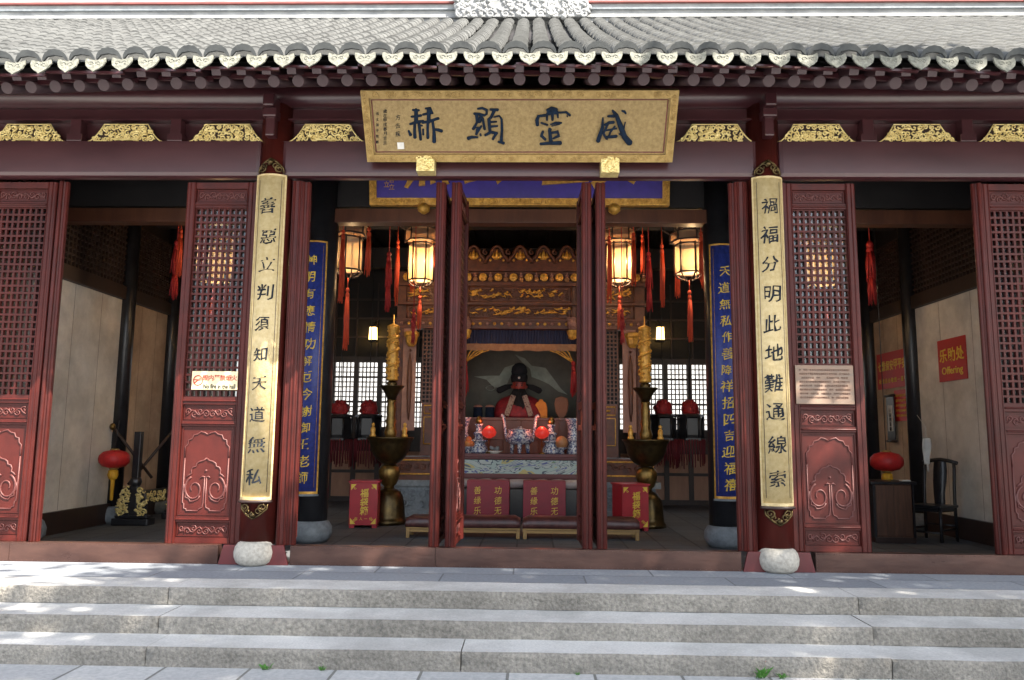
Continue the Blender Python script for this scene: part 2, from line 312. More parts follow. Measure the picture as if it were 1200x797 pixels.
# =================================================================== ground, steps, terrace
mb = MB(); mb.add([(-400, -400, -.424), (400, -400, -.424), (400, 400, -.424), (-400, 400, -.424)], [(0, 1, 2, 3)]); tag(mb.build('ground', mat('distant_ground', (.40, .39, .36), .9)), kind='structure')
mb = MB(); mb.add([(-16, -24, -.42), (16, -24, -.42), (16, -1.9, -.42), (-16, -1.9, -.42)], [(0, 1, 2, 3)]); tag(mb.build('courtyard_paving', 'court'), kind='structure')
mb = MB(); mb.box(-11, 11, -.86, .055, -.4, 0); tag(mb.build('terrace', 'terrace'), kind='structure')
mb = MB(); mb.box(-10, 10, .06, 8.2, -.4, 0); tag(mb.build('hall_floor', 'hallfloor'), kind='structure')
steps = thing('stone_steps', 'three long grey granite steps with rough hewn fronts in front of the hall', 'steps', (0, -1.5, -.42))
def step(y0, y1, z0, z1, joints):
    mb = MB(); xs = [-11]+joints+[11]
    for a, b in zip(xs[:-1], xs[1:]):
        dz = rnd.uniform(-.004, .004); dy = rnd.uniform(-.008, .008); a += .004; b -= .004; n = max(2, int((b-a)/.07)); k = len(mb.v)
        # worn front edge: rows of points along the block, slightly irregular
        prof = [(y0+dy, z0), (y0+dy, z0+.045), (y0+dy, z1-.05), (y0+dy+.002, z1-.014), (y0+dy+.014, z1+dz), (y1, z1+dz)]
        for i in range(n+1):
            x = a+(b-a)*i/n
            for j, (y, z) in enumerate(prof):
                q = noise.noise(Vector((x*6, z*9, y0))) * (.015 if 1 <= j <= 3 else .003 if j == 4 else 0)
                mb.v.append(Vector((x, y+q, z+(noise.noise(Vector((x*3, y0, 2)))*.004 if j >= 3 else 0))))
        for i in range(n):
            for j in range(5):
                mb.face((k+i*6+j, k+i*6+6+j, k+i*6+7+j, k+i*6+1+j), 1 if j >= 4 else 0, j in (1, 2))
        mb.face(tuple(k+j for j in range(6)), 0); mb.face(tuple(k+n*6+j for j in range(5, -1, -1)), 0)
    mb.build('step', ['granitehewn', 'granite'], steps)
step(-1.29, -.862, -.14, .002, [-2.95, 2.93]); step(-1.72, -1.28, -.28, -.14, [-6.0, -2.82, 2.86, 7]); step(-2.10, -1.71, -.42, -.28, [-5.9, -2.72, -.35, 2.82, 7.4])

# =================================================================== the hall
hall = thing('temple_hall', 'dark red timber temple hall with grey tiled eaves and open lattice doors', 'temple', (0, 0, 0))
def bow(x, Y): return -.062*(min(abs(x), 6.5)/4)**2*max(0, min(1, 1-(Y+1.4)/3.5))
def zp(x, Y):
    t = (Y+1.4)/5.4
    return 4.80+.632*(Y+1.4)-.05*math.sin(math.pi*max(0, min(1, t)))+bow(x, Y)
SP = .25; NR = 38; SEG = 27
mb = MB()
for r in range(-NR, NR+1):
    x0 = r*SP+rnd.uniform(-.006, .006)
    for s in range(SEG):
        ya = -1.43+5.5*s/SEG; yb = -1.43+5.5*(s+1)/SEG+.03; dj = rnd.uniform(-.008, .008); dz = rnd.uniform(-.005, .007); k = len(mb.v)
        for (Y, rad, up) in ((ya, .096, .009), (yb, .089, .0)):
            for i in range(8):
                a = math.pi*i/7; mb.v.append(Vector((x0+dj+rad*math.cos(a), Y, zp(x0, Y)+up+dz+rad*.95*math.sin(a))))
        for i in range(7): mb.face((k+i, k+i+1, k+9+i, k+8+i), 0, True)
        mb.face(tuple(k+i for i in range(7, -1, -1)), 0)
roof = mb.build('roof', 'tile', hall)
mb = MB()
for r in range(-NR, NR):
    xc = (r+.5)*SP
    for s in range(SEG):
        ya = -1.40+5.5*s/SEG; yb = -1.40+5.5*(s+1)/SEG+.02; k = len(mb.v)
        for (Y, up) in ((ya, .016), (yb, 0)):
            for i in range(5): mb.v.append(Vector((xc+(i-2)*.062, Y, zp(xc, Y)-.035+up+.045*((i-2)/2)**2)))
        for i in range(4): mb.face((k+i, k+i+1, k+6+i, k+5+i), 0, True)
mb.build('pan_tiles', 'pan', roof)
mb = MB()
for r in range(-NR, NR):          # heart-shaped drip tiles between the covers
    xc = (r+.5)*SP; z0 = zp(xc, -1.42)-.015; dj = rnd.uniform(-.006, .006)
    out = [(u_, v_*1.08) for u_, v_ in ((-.092, .035), (-.05, .012), (0, .004), (.05, .012), (.092, .035), (.094, -.012), (.078, -.052), (.05, -.078), (.02, -.094), (0, -.112), (-.02, -.094), (-.05, -.078), (-.078, -.052), (-.094, -.012))]
    fn = lambda u, v, w_: Vector((xc+u+dj, -1.452-w_+v*.22, z0+v))
    mb.prism([(u*rnd.uniform(.97, 1.03), v) for u, v in out], fn, 0, .016)
    spiral(mb, fn, -.035, -.03, .026, 1.1, .006, 0, 1, 0, 4, .016); spiral(mb, fn, .035, -.03, .026, 1.1, .006, 3.14, -1, 0, 4, .016)
mb.build('drip_tiles', 'drip', roof)
mb = MB()
for r in range(-NR, NR+1):        # scalloped fan ends that close the cover tiles
    xc = r*SP; z0 = zp(xc, -1.44)+.012
    top = [(.118*math.cos(math.pi*i/14), .098*math.sin(math.pi*i/14)*(1+.05*(i % 2))) for i in range(15)]
    low = [(-.11, -.004), (-.07, .036), (0, .048), (.07, .036), (.11, -.004)]
    fn = lambda u, v, w_: Vector((xc+u, -1.447-w_-v*.25, z0+v))
    mb.prism(top+low, fn, 0, .02)
mb.build('cover_tile_ends', 'pan', roof)
mb = MB()                          # plastered ridge with mouldings
for (y0, z0, z1, m_) in ((3.98, 8.0, 8.27, 0), (3.95, 8.27, 8.33, 0), (4.0, 8.33, 8.42, 0), (3.96, 8.42, 8.445, 2), (3.99, 8.445, 8.53, 0), (3.95, 8.53, 8.565, 1), (3.99, 8.565, 9.0, 0), (3.9, 9.0, 9.1, 0)): mb.box(-9.8, 9.8, y0, 8.0-y0+.3, z0, z1, m_)
mb.build('ridge', ['white', 'brickred', 'stonegrey'], roof, bevel=.006)
mb = MB(); fn = lambda u, v, w_: Vector((u, 3.90-w_, v))
for i in range(120):
    u = rnd.uniform(-1.12, 1.02); v = 8.30+abs(rnd.gauss(0, 1))*.22
    if v > 8.9 or v < 8.2: continue
    if rnd.random() < .5:
        q = rnd.uniform(.05, .12)
        for k in range(5): mb.ball(fn(u+q*.8*math.cos(k*1.257), v+q*.8*math.sin(k*1.257), .02*k % .05), q*.5, 0, 8, 5)
        mb.ball(fn(u, v, .06), q*.4, 0, 8, 5)
    else: spiral(mb, fn, u, v, rnd.uniform(.07, .12), 1.4, .03, rnd.uniform(0, 6), rnd.choice((-1, 1)), 0, 6, rnd.uniform(0, .06))
for u in (-1.06, -.82, -.55, -.3, 0, .28, .52, .78, 1.0): spiral(mb, fn, u, 8.27, .085, 1.5, .03, 0, 1, 0, 6, .05)
mb.box(-1.1, 1.0, 3.84, 3.96, 8.22, 8.6)
mb.build('ridge_ornament', 'white', roof)
mb = MB()                          # boarding that carries the tiles, front and back slope
n = 20
for i in range(n):
    xa, xb = -9.5+19*i/n, -9.5+19*(i+1)/n
    for Y0, Y1 in ((-1.4, .2), (.2, 4.1)):
        z00, z01, z10, z11 = zp(xa, Y0)-.045, zp(xb, Y0)-.045, zp(xa, Y1)-.045, zp(xb, Y1)-.045
        mb.add([(xa, Y0, z00), (xb, Y0, z01), (xb, Y1, z11), (xa, Y1, z10)], [(0, 3, 2, 1)])
mb.add([(-9.5, 4.1, 8.1), (9.5, 4.1, 8.1), (9.5, 9.4, 4.9), (-9.5, 9.4, 4.9)], [(0, 1, 2, 3)])
mb.build('roof_boarding', 'soot', roof)
# --- eaves timber
mb = MB(); n = 26
for i in range(n):
    xa, xb = -9.5+19*i/n, -9.5+19*(i+1)/n
    for (Y, dz0, dz1, th) in ((-1.38, -.03, -.008, .03), (-1.12, .005, .05, .03)):
        za, zb = (4.745+bow(xa, Y), 4.715+bow(xb, Y))
        mb.add([(xa, Y, za+dz0), (xb, Y, zb+dz0), (xb, Y, zb+dz1), (xa, Y, za+dz1), (xa, Y+th, za+dz0), (xb, Y+th, zb+dz0), (xb, Y+th, zb+dz1), (xa, Y+th, za+dz1)], [(0, 1, 2, 3), (4, 7, 6, 5), (0, 4, 5, 1), (3, 2, 6, 7)])
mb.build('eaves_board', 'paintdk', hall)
def rafter_mesh():
    mb = MB(); mb.tube([(0, .55, 5.50), (0, -1.15, 4.685)], .056, 12); return mb
r0 = rafter_mesh().build('rafter', 'rafter', hall)
mb = MB(); d = Vector((0, -.78, -.36)); a = Vector((0, -.58, 5.05)); u = Vector((0, .42, -.907))*.036
vs = []
for p in (a, a+d):
    vs += [p+Vector((-.042, 0, 0))+u, p+Vector((.042, 0, 0))+u, p+Vector((.042, 0, 0))-u, p+Vector((-.042, 0, 0))-u]
mb.add(vs, [(0, 1, 2, 3), (7, 6, 5, 4), (0, 4, 5, 1), (1, 5, 6, 2), (2, 6, 7, 3), (3, 7, 4, 0)])
f0 = mb.build('flying_rafter', 'rafter', hall)
for i in range(-23, 24):
    x = i*.235+.03; z = bow(x, -1.2)
    for src in (r0, f0):
        o = src if i == -23 else src.copy()
        if i > -23: col.objects.link(o); o.parent = hall
        o.location = (x, 0, z*.95)
# --- beams
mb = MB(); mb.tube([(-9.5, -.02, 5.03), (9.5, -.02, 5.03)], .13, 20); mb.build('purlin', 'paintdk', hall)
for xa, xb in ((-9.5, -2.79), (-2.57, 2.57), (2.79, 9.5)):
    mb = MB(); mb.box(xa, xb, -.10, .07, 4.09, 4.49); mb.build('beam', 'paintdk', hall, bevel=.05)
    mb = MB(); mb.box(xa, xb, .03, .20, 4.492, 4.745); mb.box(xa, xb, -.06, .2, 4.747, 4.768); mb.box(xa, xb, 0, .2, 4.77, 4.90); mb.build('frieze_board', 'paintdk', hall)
mb = MB(); mb.box(-9.5, 9.5, .12, .2, 5.0, 5.6); mb.build('upper_board', 'soot', hall)
def gilt_bracket(x, seed):
    rr = random.Random(seed); mb = MB(); fn = flatfn(x, -.045, 4.492)
    half = lambda v: .445-.20*min(1, (v/.20)**.55) if v < .205 else 0
    inside = lambda u, v: abs(u) < half(max(v, 0))-.012
    N = 9; left = [(-half(.21*i/N*.97), .21*i/N) for i in range(N+1)]
    pts = left+[(-u, v) for u, v in reversed(left)]
    mb.prism(pts, lambda u, v, w_: fn(u*.985, v, w_), -.03, .0, 1)
    scrollwork(mb, fn, -.44, .44, .012, .205, .062, .0095, rr, 0, inside, .006)
    scrollwork(mb, fn, -.44, .44, .012, .205, .085, .010, rr, 0, inside, .012, .7)
    blobs(mb, fn, -.42, .42, .015, .19, 60, .017, rr, 0, inside)
    mb.tube([fn(u, v, .006) for u, v in pts], .0075, 5); mb.tube([fn(-.44, .008, .006), fn(.44, .008, .006)], .009, 5)
    mb.box(x-.12, x+.12, -.075, -.05, 4.515, 4.53)
    return mb.build('gilt_bracket', ['goldbright', 'darkwood'], hall)
for i, px in enumerate((33, 147, 266, 383, 838, 957, 1075, 1192)): gilt_bracket(at(px, 160, Y=-.05).x, 30+i)
bb = None
for px in (90, 207, 322, 897, 1016, 1132):
    x = at(px, 160, Y=-.05).x
    if bb is None:
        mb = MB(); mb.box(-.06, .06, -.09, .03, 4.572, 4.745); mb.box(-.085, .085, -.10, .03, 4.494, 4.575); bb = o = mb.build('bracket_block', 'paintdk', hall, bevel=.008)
    else: o = bb.copy(); col.objects.link(o)
    o.location = (x, 0, 0)
# --- columns of the front
for sx in (-1, 1):
    x = 2.662*sx; mb = MB(); mb.tube([(x, .05, .2), (x, .05, 4.92)], [.19, .175], 28); cl = mb.build('column', 'paint', hall)
    mb = MB(); mb.lathe([(.135, 0), (.175, .03), (.197, .08), (.203, .13), (.19, .185), (.165, .222), (.14, .236)], (x, -.045, .001), 28); mb.build('stone_base', 'stone', cl)
    mb = MB(); fn = lambda u, v, w_: Vector((x+u, -.066-w_, v))
    mb.prism([(-.36, .0), (.36, .0), (.31, .196), (-.31, .196)], fn, -.02, .012); mb.build('threshold_socket', 'jamb', hall, bevel=.004)
    mb = MB(); xi = 2.40*sx; mb.box(xi-.055, xi+.055, -.02, .12, .19, 4.07); mb.tube([(xi-.03, -.02, .19), (xi-.03, -.02, 4.07)], .014, 6); mb.tube([(xi+.03, -.02, .19), (xi+.03, -.02, 4.07)], .014, 6)
    xo = 2.845*sx; mb.box(xo-.03, xo+.03, 0, .1, .19, 4.07); mb.build('door_jamb', 'paint', hall, bevel=.004)
    mb = MB()                     # little carved bracket on the column head
    mb.box(x-.05, x+.05, -.24, -.12, 4.50, 4.70, 0); mb.box(x-.075, x+.075, -.28, -.12, 4.70, 4.79); mb.box(x-.06, x+.06, -.33, -.1, 4.80, 4.93); mb.build('column_bracket', 'paintdk', hall, bevel=.015)
# --- threshold, copper clad, rivets along its edges
for xa, xb, js in ((-9.5, -3.03, [-5.2]), (-2.29, 2.29, [-.8]), (3.03, 9.5, [5.3])):
    mb = MB(); js = [xa]+js+[xb]
    for a, b in zip(js[:-1], js[1:]):
        mb.box(a+.002, b-.002, -.06, .06, .001, .192); n = int((b-a)/.055)
        for i in range(n):
            for z in (.178, .014): mb.ball((a+(i+.5)*(b-a)/n, -.0605, z), .0055, 0, 5, 3)
        for z in [.03*k for k in range(1, 6)]: mb.ball((a+.012, -.0605, z), .0055, 0, 5, 3)
    mb.build('threshold', 'copper', hall, bevel=.006)
# --- door leaves
LW, LH = .742, 3.87
def make_leaf():
    T = .05; mb = MB(); fn = lambda u, v, w_: Vector((u, -w_, v))
    for x0, x1 in ((0, .085), (LW-.085, LW)):
        mb.box(x0, x1, -T, T, 0, LH)
    for z0, z1 in ((0, .06), (.215, .275), (1.205, 1.265), (1.435, 1.515), (3.585, 3.645), (3.80, LH)): mb.box(.085, LW-.085, -T+.008, T-.008, z0, z1)
    for z in (.245, 1.235, 1.475, 3.615): mb.tube([(.09, -T+.004, z), (LW-.09, -T+.004, z)], .011, 6)
    for y in (-.027, .027):                     # beading on both edges
        for x in (0, LW): mb.tube([(x, y, 0), (x, y, LH)], .020, 8)
    for x in (.028, .075, LW-.028, LW-.075): mb.tube([(x, -T, .0), (x, -T, LH)], .008, 6)
    leaf = mb.build('door_leaf', 'paint', hall, bevel=.005)
    x0, x1, z0, z1 = .085, LW-.085, 1.515, 3.585; mb = MB(); nx, nz = 9, 26
    for i in range(nx+1):
        x = x0+(x1-x0)*i/nx; mb.box(x-.011, x+.011, -.018, .010, z0, z1)
    for j in range(nz+1):
        z = z0+(z1-z0)*j/nz; mb.box(x0, x1, -.022, .006, z-.011, z+.011)
    for o_ in (mb.build('lattice', 'paint', leaf),): pass
    mb = MB(); mb.box(x0, x1, .014, .018, z0, z1); mb.build('glass', 'glass', leaf)
    rr = random.Random(3)
    for z0, z1 in ((.06, .215), (1.265, 1.435), (3.645, 3.80)):
        mb = MB(); mb.box(.085, LW-.085, -.015, .02, z0, z1, 0)
        for (a, b, c, d) in ((.10, LW-.10, z0+.012, z0+.02), (.10, LW-.10, z1-.02, z1-.012), (.10, .108, z0+.02, z1-.02), (LW-.108, LW-.10, z0+.02, z1-.02)): mb.box(a, b, -.025, -.015, c, d, 0)
        g = lambda u, v, w_: Vector((u, -.015-w_, v)); zc = (z0+z1)/2; xs = [LW/2+sgn*(.035+.062*k) for k in range(4) for sgn in (-1, 1)]
        for k, x in enumerate(xs): spiral(mb, g, x, zc+(.014 if (k//2) % 2 else -.014), .036, 1.25, .0065, rr.uniform(0, 6), 1 if x > LW/2 else -1, 1, 5, .006)
        for sgn in (-1, 1): mb.tube([g(LW/2+sgn*.25*t/8, zc+.03*math.sin(t*1.4), .008) for t in range(9)], .006, 5, 1)
        mb.build('carved_panel', ['paint', 'paintworn'], leaf)
    mb = MB(); z0, z1 = .275, 1.205; mb.box(.085, LW-.085, -.02, .02, z0, z1); g = lambda u, v, w_: Vector((u, -.02-w_, v)); cx = LW/2
    for (a, b, c, d) in ((.095, LW-.095, z0+.01, z0+.022), (.095, LW-.095, z1-.022, z1-.01), (.095, .107, z0+.022, z1-.022), (LW-.107, LW-.095, z0+.022, z1-.022)): mb.box(a, b, -.03, -.02, c, d, 0)
    H = [(.232, .60), (.232, .72), (.205, .745), (.20, .79), (.165, .80), (.15, .84), (.105, .85), (.075, .875), (.035, .865), (0, .845)]   # scalloped frame, right half
    for sgn in (-1, 1):
        P = lambda pts: [g(cx+sgn*u, z0+v, .004) for u, v in pts]
        mb.tube(P(H), .0075, 6, 1)
        mb.tube(P([(.232, .60), (.232, .14), (.215, .13), (.215, .08), (.19, .075), (.185, .055), (.06, .055), (.055, .075), (.02, .09), (.012, .14), (.010, .40)]), .0075, 6, 1)
        arc = [(0, .60), (.03, .575), (.07, .565), (.10, .545), (.105, .515), (.14, .505), (.155, .475), (.15, .44), (.175, .425), (.20, .40)]
        mb.tube(P(arc), .0085, 6, 1)
        pts = []
        for k in range(30):
            t = k/29; a = 1.9+t*2*math.pi*1.28; q = .105*(1-.72*t); pts.append((.115-q*math.cos(a)*(1), .28+q*1.25*math.sin(a)))
        mb.tube(P(pts), [.011*(1-.4*k/29) for k in range(30)], 6, 1)
        lobes = [(.215, .33), (.225, .27), (.20, .235), (.205, .195), (.165, .18), (.15, .15), (.11, .155), (.07, .175), (.05, .21)]
        mb.tube(P(lobes), .008, 6, 1)
        mb.tube(P([(.0, .40), (.03, .41), (.05, .395)]), .009, 6, 1)
    mb.ball(g(cx, z0+.47, .0), .014, 1, 8, 5)
    mb.build('lower_panel', ['paint', 'paintworn'], leaf)
    return leaf
leaf = make_leaf(); leaf.location = (-3.615, .06, .192)
for x, rz in ((2.872, 0), (-5.84, 0), (4.965, 0), (-6.60, 0), (5.74, 0),
              (-4.99, 122.5), (4.905, 59), (-2.31, 106), (2.32, 75), (2.42, 73), (-.835, 90), (-.665, 88), (.745, 91), (.895, 90)):
    c = leaf.copy(); col.objects.link(c)
    for ch in leaf.children: copy_tree(ch, parent=c)
    c.location = (x, .06 if rz == 0 else .0, .192); c.rotation_euler = (0, 0, R(rz))
for sx in (-1, 1):
    mb = MB(); mb.box(min(sx*6.5, sx*9.5), max(sx*6.5, sx*9.5), .02, .14, 0, 4.08); mb.build('timber_wall', 'paint', hall)
# --- inner columns
for sx in (-1, 1):
    x = 2.585*sx; mb = MB(); mb.tube([(x, 1.72, .25), (x, 1.72, 5.3)], .2, 28); cl = mb.build('column', 'black', hall)
    mb = MB(); mb.lathe([(.19, 0), (.245, .05), (.27, .12), (.262, .19), (.225, .25), (.20, .265)], (x, 1.72, .001), 28); mb.build('stone_base', 'stonegrey', cl)
# --- inner beams and ceiling
for y, z0, z1, k in ((1.62, 4.08, 4.26, 'brown'), (1.66, 4.30, 4.9, 'soot'), (4.2, 4.75, 5.1, 'soot'), (6.6, 4.6, 5.0, 'soot')):
    mb = MB(); mb.box(-6.1, 6.1, y, y+.2, z0, z1); mb.build('beam', k, hall, bevel=.01)
mb = MB(); mb.box(-9.4, 9.4, .21, 8.0, 5.3, 5.36)
for i in range(25): mb.tube([(-6+i*.5, .22, 5.24), (-6+i*.5, 7.9, 5.24)], .06, 8)
mb.build('ceiling', 'soot', hall)
# --- side walls: skirting, plaster, rail, lattice, posts
for sx in (-1, 1):
    wall = MB(); X = 6.2*sx; wall.box(min(X, X+sx*.2), max(X, X+sx*.2), .1, 8.1, 0, 5.3); wall = wall.build('side_wall', 'soot', hall)
    posts = [1.5, 3.53, 5.02, 6.5, 7.75] if sx < 0 else [1.5, 3.96, 5.42, 6.7, 7.75]
    for a, b in zip([.2]+posts[:-1], posts):
        xa, xb = sorted((sx*6.12, sx*6.2))
        mb = MB(); mb.box(xa, xb, a, b, .29, 3.36)
        for k in (.35, .68): yy = a+(b-a)*k; mb.box(*sorted((sx*6.1185, sx*6.13)), yy-.002, yy+.002, .30, 3.35, 1)
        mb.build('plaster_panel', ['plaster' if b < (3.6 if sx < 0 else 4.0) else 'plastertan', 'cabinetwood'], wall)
        xa, xb = sorted((sx*6.06, sx*6.2)); mb = MB(); mb.box(xa, xb, a, b, 0, .29); mb.build('skirting', 'darkwood', wall, bevel=.008)
        mb = MB(); mb.box(xa, xb, a, b, 3.362, 3.56); mb.build('rail', 'darkwood', wall, bevel=.008)
        mb = MB(); ny = max(2, int((b-a)/.085)); xa, xb = sorted((sx*6.10, sx*6.13))
        mb.box(*sorted((sx*6.16, sx*6.199)), a, b, 3.56, 4.6, 1)
        for i in range(ny+1):
            y = a+(b-a)*i/ny; mb.box(xa, xb, y-.012, y+.012, 3.56, 4.6)
        for j in range(13): mb.box(xa-.004, xb-.004, a, b, 3.57+j*.085-.012, 3.57+j*.085+.012)
        mb.build('lattice', ['darkwood', 'soot'], wall)
    for y in posts:
        mb = MB(); mb.tube([(sx*6.08, y, .24), (sx*6.09, y, 5.3)], .115, 20); p = mb.build('post', 'black', wall)
        mb = MB(); mb.lathe([(.19, 0), (.235, .05), (.24, .14), (.21, .22), (.18, .25)], (sx*6.08, y, .001), 20); mb.build('stone_base', 'stonegrey', p)
# --- back wall: wainscot below, lattice windows, dark boards above
bw = MB(); bw.box(-6.2, 6.2, 7.92, 8.02, 2.98, 5.3); bw = bw.build('back_wall', 'soot', hall)
mb = MB()
for i in range(29): 
    x = -6.15+i*.44; mb.box(x-.015, x+.015, 7.88, 7.919, 2.99, 4.55)
for z in (3.4, 3.8, 4.2): mb.box(-6.2, 6.2, 7.885, 7.919, z-.02, z+.02)
mb.build('upper_panelling', 'darkwood', bw)
PW = .495
for i in range(-12, 13):
    x0 = i*PW-.02; x1 = x0+PW
    if abs((x0+x1)/2) < 1.7: 
        mb = MB(); mb.box(x0, x1, 7.92, 7.98, 0, 2.98); mb.build('board', 'soot', bw); continue
    mb = MB(); mb.box(x0+.05, x1-.05, 7.90, 7.95, .10, .58); mb.box(x0+.05, x1-.05, 7.90, 7.95, .64, 1.02); mb.build('wainscot', 'orangewood', bw)
    mb = MB(); mb.box(x0, x0+.05, 7.87, 7.97, 0, 2.98); mb.box(x1-.05, x1, 7.87, 7.97, 0, 2.98)
    for z0, z1 in ((0, .10), (.58, .64), (1.02, 1.52), (2.86, 2.98)): mb.box(x0+.05, x1-.05, 7.88, 7.96, z0, z1)
    w_ = mb.build('window_frame', 'darkwood', bw)
    mb = MB()
    for k in range(1, 5): xx = x0+.05+(PW-.1)*k/5; mb.box(xx-.012, xx+.012, 7.91, 7.925, 1.52, 2.86)
    for k in range(1, 13): zz = 1.52+1.34*k/13; h = .02 if k % 5 == 0 else .011; mb.box(x0+.05, x1-.05, 7.905, 7.918, zz-h, zz+h)
    mb.build('lattice', 'darkwood', w_)
# outside, behind the hall: a low white court wall catches the light
mb = MB(); mb.box(-14, 14, 13.0, 13.3, -.42, 3.6); mb.box(-14, 14, 12.9, 13.4, 3.6, 3.75); tag(mb.build('courtyard_wall', 'greywall'), 'white rear court wall seen brightly lit through the back lattice windows', 'wall')
# =================================================================== boards with writing
# --- great gold board over the entrance, leaning forward
n_tilt = None
B0 = at(610, 189.5, Y=-.22); T0 = at(610, 105.5, Y=-.66)
upv = (T0-B0).normalized(); nrm = Vector((1, 0, 0)).cross(upv).normalized()     # out of the face, towards the court
if nrm.y > 0: nrm = -nrm
BH = (T0-B0).length; BC = Vector((.018, B0.y, B0.z)); HW = 1.615
bf = lambda u, v, w_: BC+Vector((u, 0, 0))+upv*v+nrm*w_
gb = thing('name_board', 'large gold board over the entrance with four big blue black brush characters', 'signboard', BC)
mb = MB(); mb.prism([(-HW+.04, .04), (HW-.04, .04), (HW-.04, BH-.04), (-HW+.04, BH-.04)], bf, -.05, -.012); mb.build('board', 'goldboard', gb)
mb = MB(); fwid = .078
for pts in ([(-HW, 0), (HW, 0), (HW-fwid, fwid), (-HW+fwid, fwid)], [(-HW, BH), (-HW+fwid, BH-fwid), (HW-fwid, BH-fwid), (HW, BH)], [(-HW, .0), (-HW+fwid, fwid), (-HW+fwid, BH-fwid), (-HW, BH)], [(HW, 0), (HW, BH), (HW-fwid, BH-fwid), (HW-fwid, fwid)]):
    mb.prism(pts, bf, -.06, .022)
rr = random.Random(5)
for k in range(150):
    s = rr.random()
    if s < .8: u, v = rr.uniform(-HW+.03, HW-.03), rr.choice((.039, BH-.039))
    else: u, v = rr.choice((-HW+.039, HW-.039)), rr.uniform(.05, BH-.05)
    spiral(mb, bf, u, v, .03, 1.2, .007, rr.uniform(0, 6), rr.choice((-1, 1)), 0, 5, .022)
mb.build('frame', 'gold', gb, bevel=.004)
mb = MB()
for a, b in (((-HW+.10, .10), (HW-.10, .10)), ((-HW+.10, BH-.10), (HW-.10, BH-.10)), ((-HW+.10, .10), (-HW+.10, BH-.10)), ((HW-.10, .10), (HW-.10, BH-.10))): mb.tube([bf(a[0], a[1], -.010), bf(b[0], b[1], -.010)], .006, 5)
mb.build('inner_line', 'brickred', gb)
STROKES = {
 (470, 110): [([(155, 215), (240, 220)], [14, 14]), ([(200, 210), (200, 380)], [24, 27]), ([(135, 305), (200, 300), (270, 288)], [12, 17, 15]), ([(118, 405), (210, 375), (300, 362)], [13, 18, 15]), ([(185, 370), (180, 480), (185, 585)], [18, 18, 21]), ([(236, 380), (250, 500), (263, 612)], [19, 17, 17]), ([(100, 490), (128, 550)], [13, 20]), ([(295, 470), (297, 545)], [12, 13]), ([(250, 420), (285, 425)], [10, 10]),
  ([(325, 195), (385, 190), (422, 262)], [12, 18, 12]), ([(370, 195), (368, 380)], [25, 23]), ([(292, 275), (400, 252)], [14, 17]), ([(285, 385), (400, 360), (450, 340), (500, 325)], [14, 18, 15, 17]), ([(358, 370), (355, 480), (358, 588)], [17, 15, 18]), ([(420, 360), (440, 500), (442, 640)], [15, 19, 24]), ([(450, 470), (500, 480), (545, 495)], [12, 19, 20])],
 (540, 110): [([(225, 198), (285, 187), (345, 215), (345, 265), (312, 292)], [12, 15, 18, 15, 9]), ([(178, 262), (250, 268), (312, 285)], [15, 17, 14]), ([(210, 270), (225, 375)], [20, 22]), ([(275, 280), (248, 372)], [20, 22]), ([(292, 320), (320, 472)], [17, 16]), ([(218, 375), (165, 468)], [14, 18]), ([(170, 458), (225, 440), (205, 538)], [14, 16, 13]), ([(275, 425), (205, 535)], [13, 16]), ([(98, 590), (150, 572), (228, 575)], [22, 17, 11]), ([(262, 530), (268, 555)], [12, 12]),
  ([(395, 205), (497, 210)], [15, 17]), ([(450, 212), (400, 315)], [19, 17]), ([(405, 300), (375, 335), (390, 505)], [14, 20, 19]), ([(390, 372), (478, 366)], [14, 11]), ([(390, 432), (490, 424)], [15, 13]), ([(325, 548), (400, 505), (488, 520)], [15, 19, 15]), ([(470, 525), (427, 602)], [18, 15]), ([(440, 305), (515, 288), (545, 335), (550, 480), (540, 625)], [9, 12, 14, 16, 20]), ([(500, 632), (575, 652)], [14, 19])],
 (620, 110): [([(240, 215), (300, 190), (370, 205)], [18, 24, 18]), ([(250, 255), (375, 240)], [24, 22]), ([(310, 200), (312, 345)], [24, 15]), ([(240, 260), (238, 345)], [16, 13]), ([(375, 240), (385, 312)], [16, 11]), ([(380, 245), (495, 238), (545, 282)], [11, 14, 15]), ([(505, 285), (512, 300)], [9, 8]), ([(218, 278), (118, 292)], [17, 16]), ([(128, 285), (105, 345), (112, 412)], [16, 23, 20]), ([(160, 378), (245, 408)], [12, 14]), ([(285, 402), (360, 378), (432, 380)], [8, 15, 11]), ([(300, 422), (405, 395)], [7, 9]), ([(268, 458), (290, 470)], [17, 15]), ([(272, 470), (290, 625)], [20, 24]), ([(185, 490), (165, 550), (218, 602)], [15, 20, 16]), ([(300, 510), (380, 498), (397, 550), (320, 588)], [14, 21, 20, 12]), ([(150, 658), (290, 648), (420, 645)], [16, 20, 25])],
 (690, 110): [([(185, 308), (178, 440), (120, 622)], [9, 21, 27]), ([(210, 405), (270, 375), (330, 370)], [14, 19, 17]), ([(255, 385), (215, 470), (190, 520)], [13, 13, 13]), ([(200, 482), (365, 452)], [11, 11]), ([(190, 512), (220, 570), (365, 555)], [16, 18, 20]), ([(345, 420), (285, 500), (262, 560)], [11, 12, 11]), ([(225, 590), (245, 596)], [10, 9]), ([(250, 290), (335, 285)], [13, 21]), ([(310, 210), (362, 270), (418, 420), (470, 560), (545, 648)], [12, 22, 30, 33, 36]), ([(482, 365), (455, 475)], [8, 14]), ([(400, 520), (430, 540)], [10, 10]), ([(435, 215), (470, 225), (490, 252)], [10, 15, 11])]}
mb = MB(); k = 0
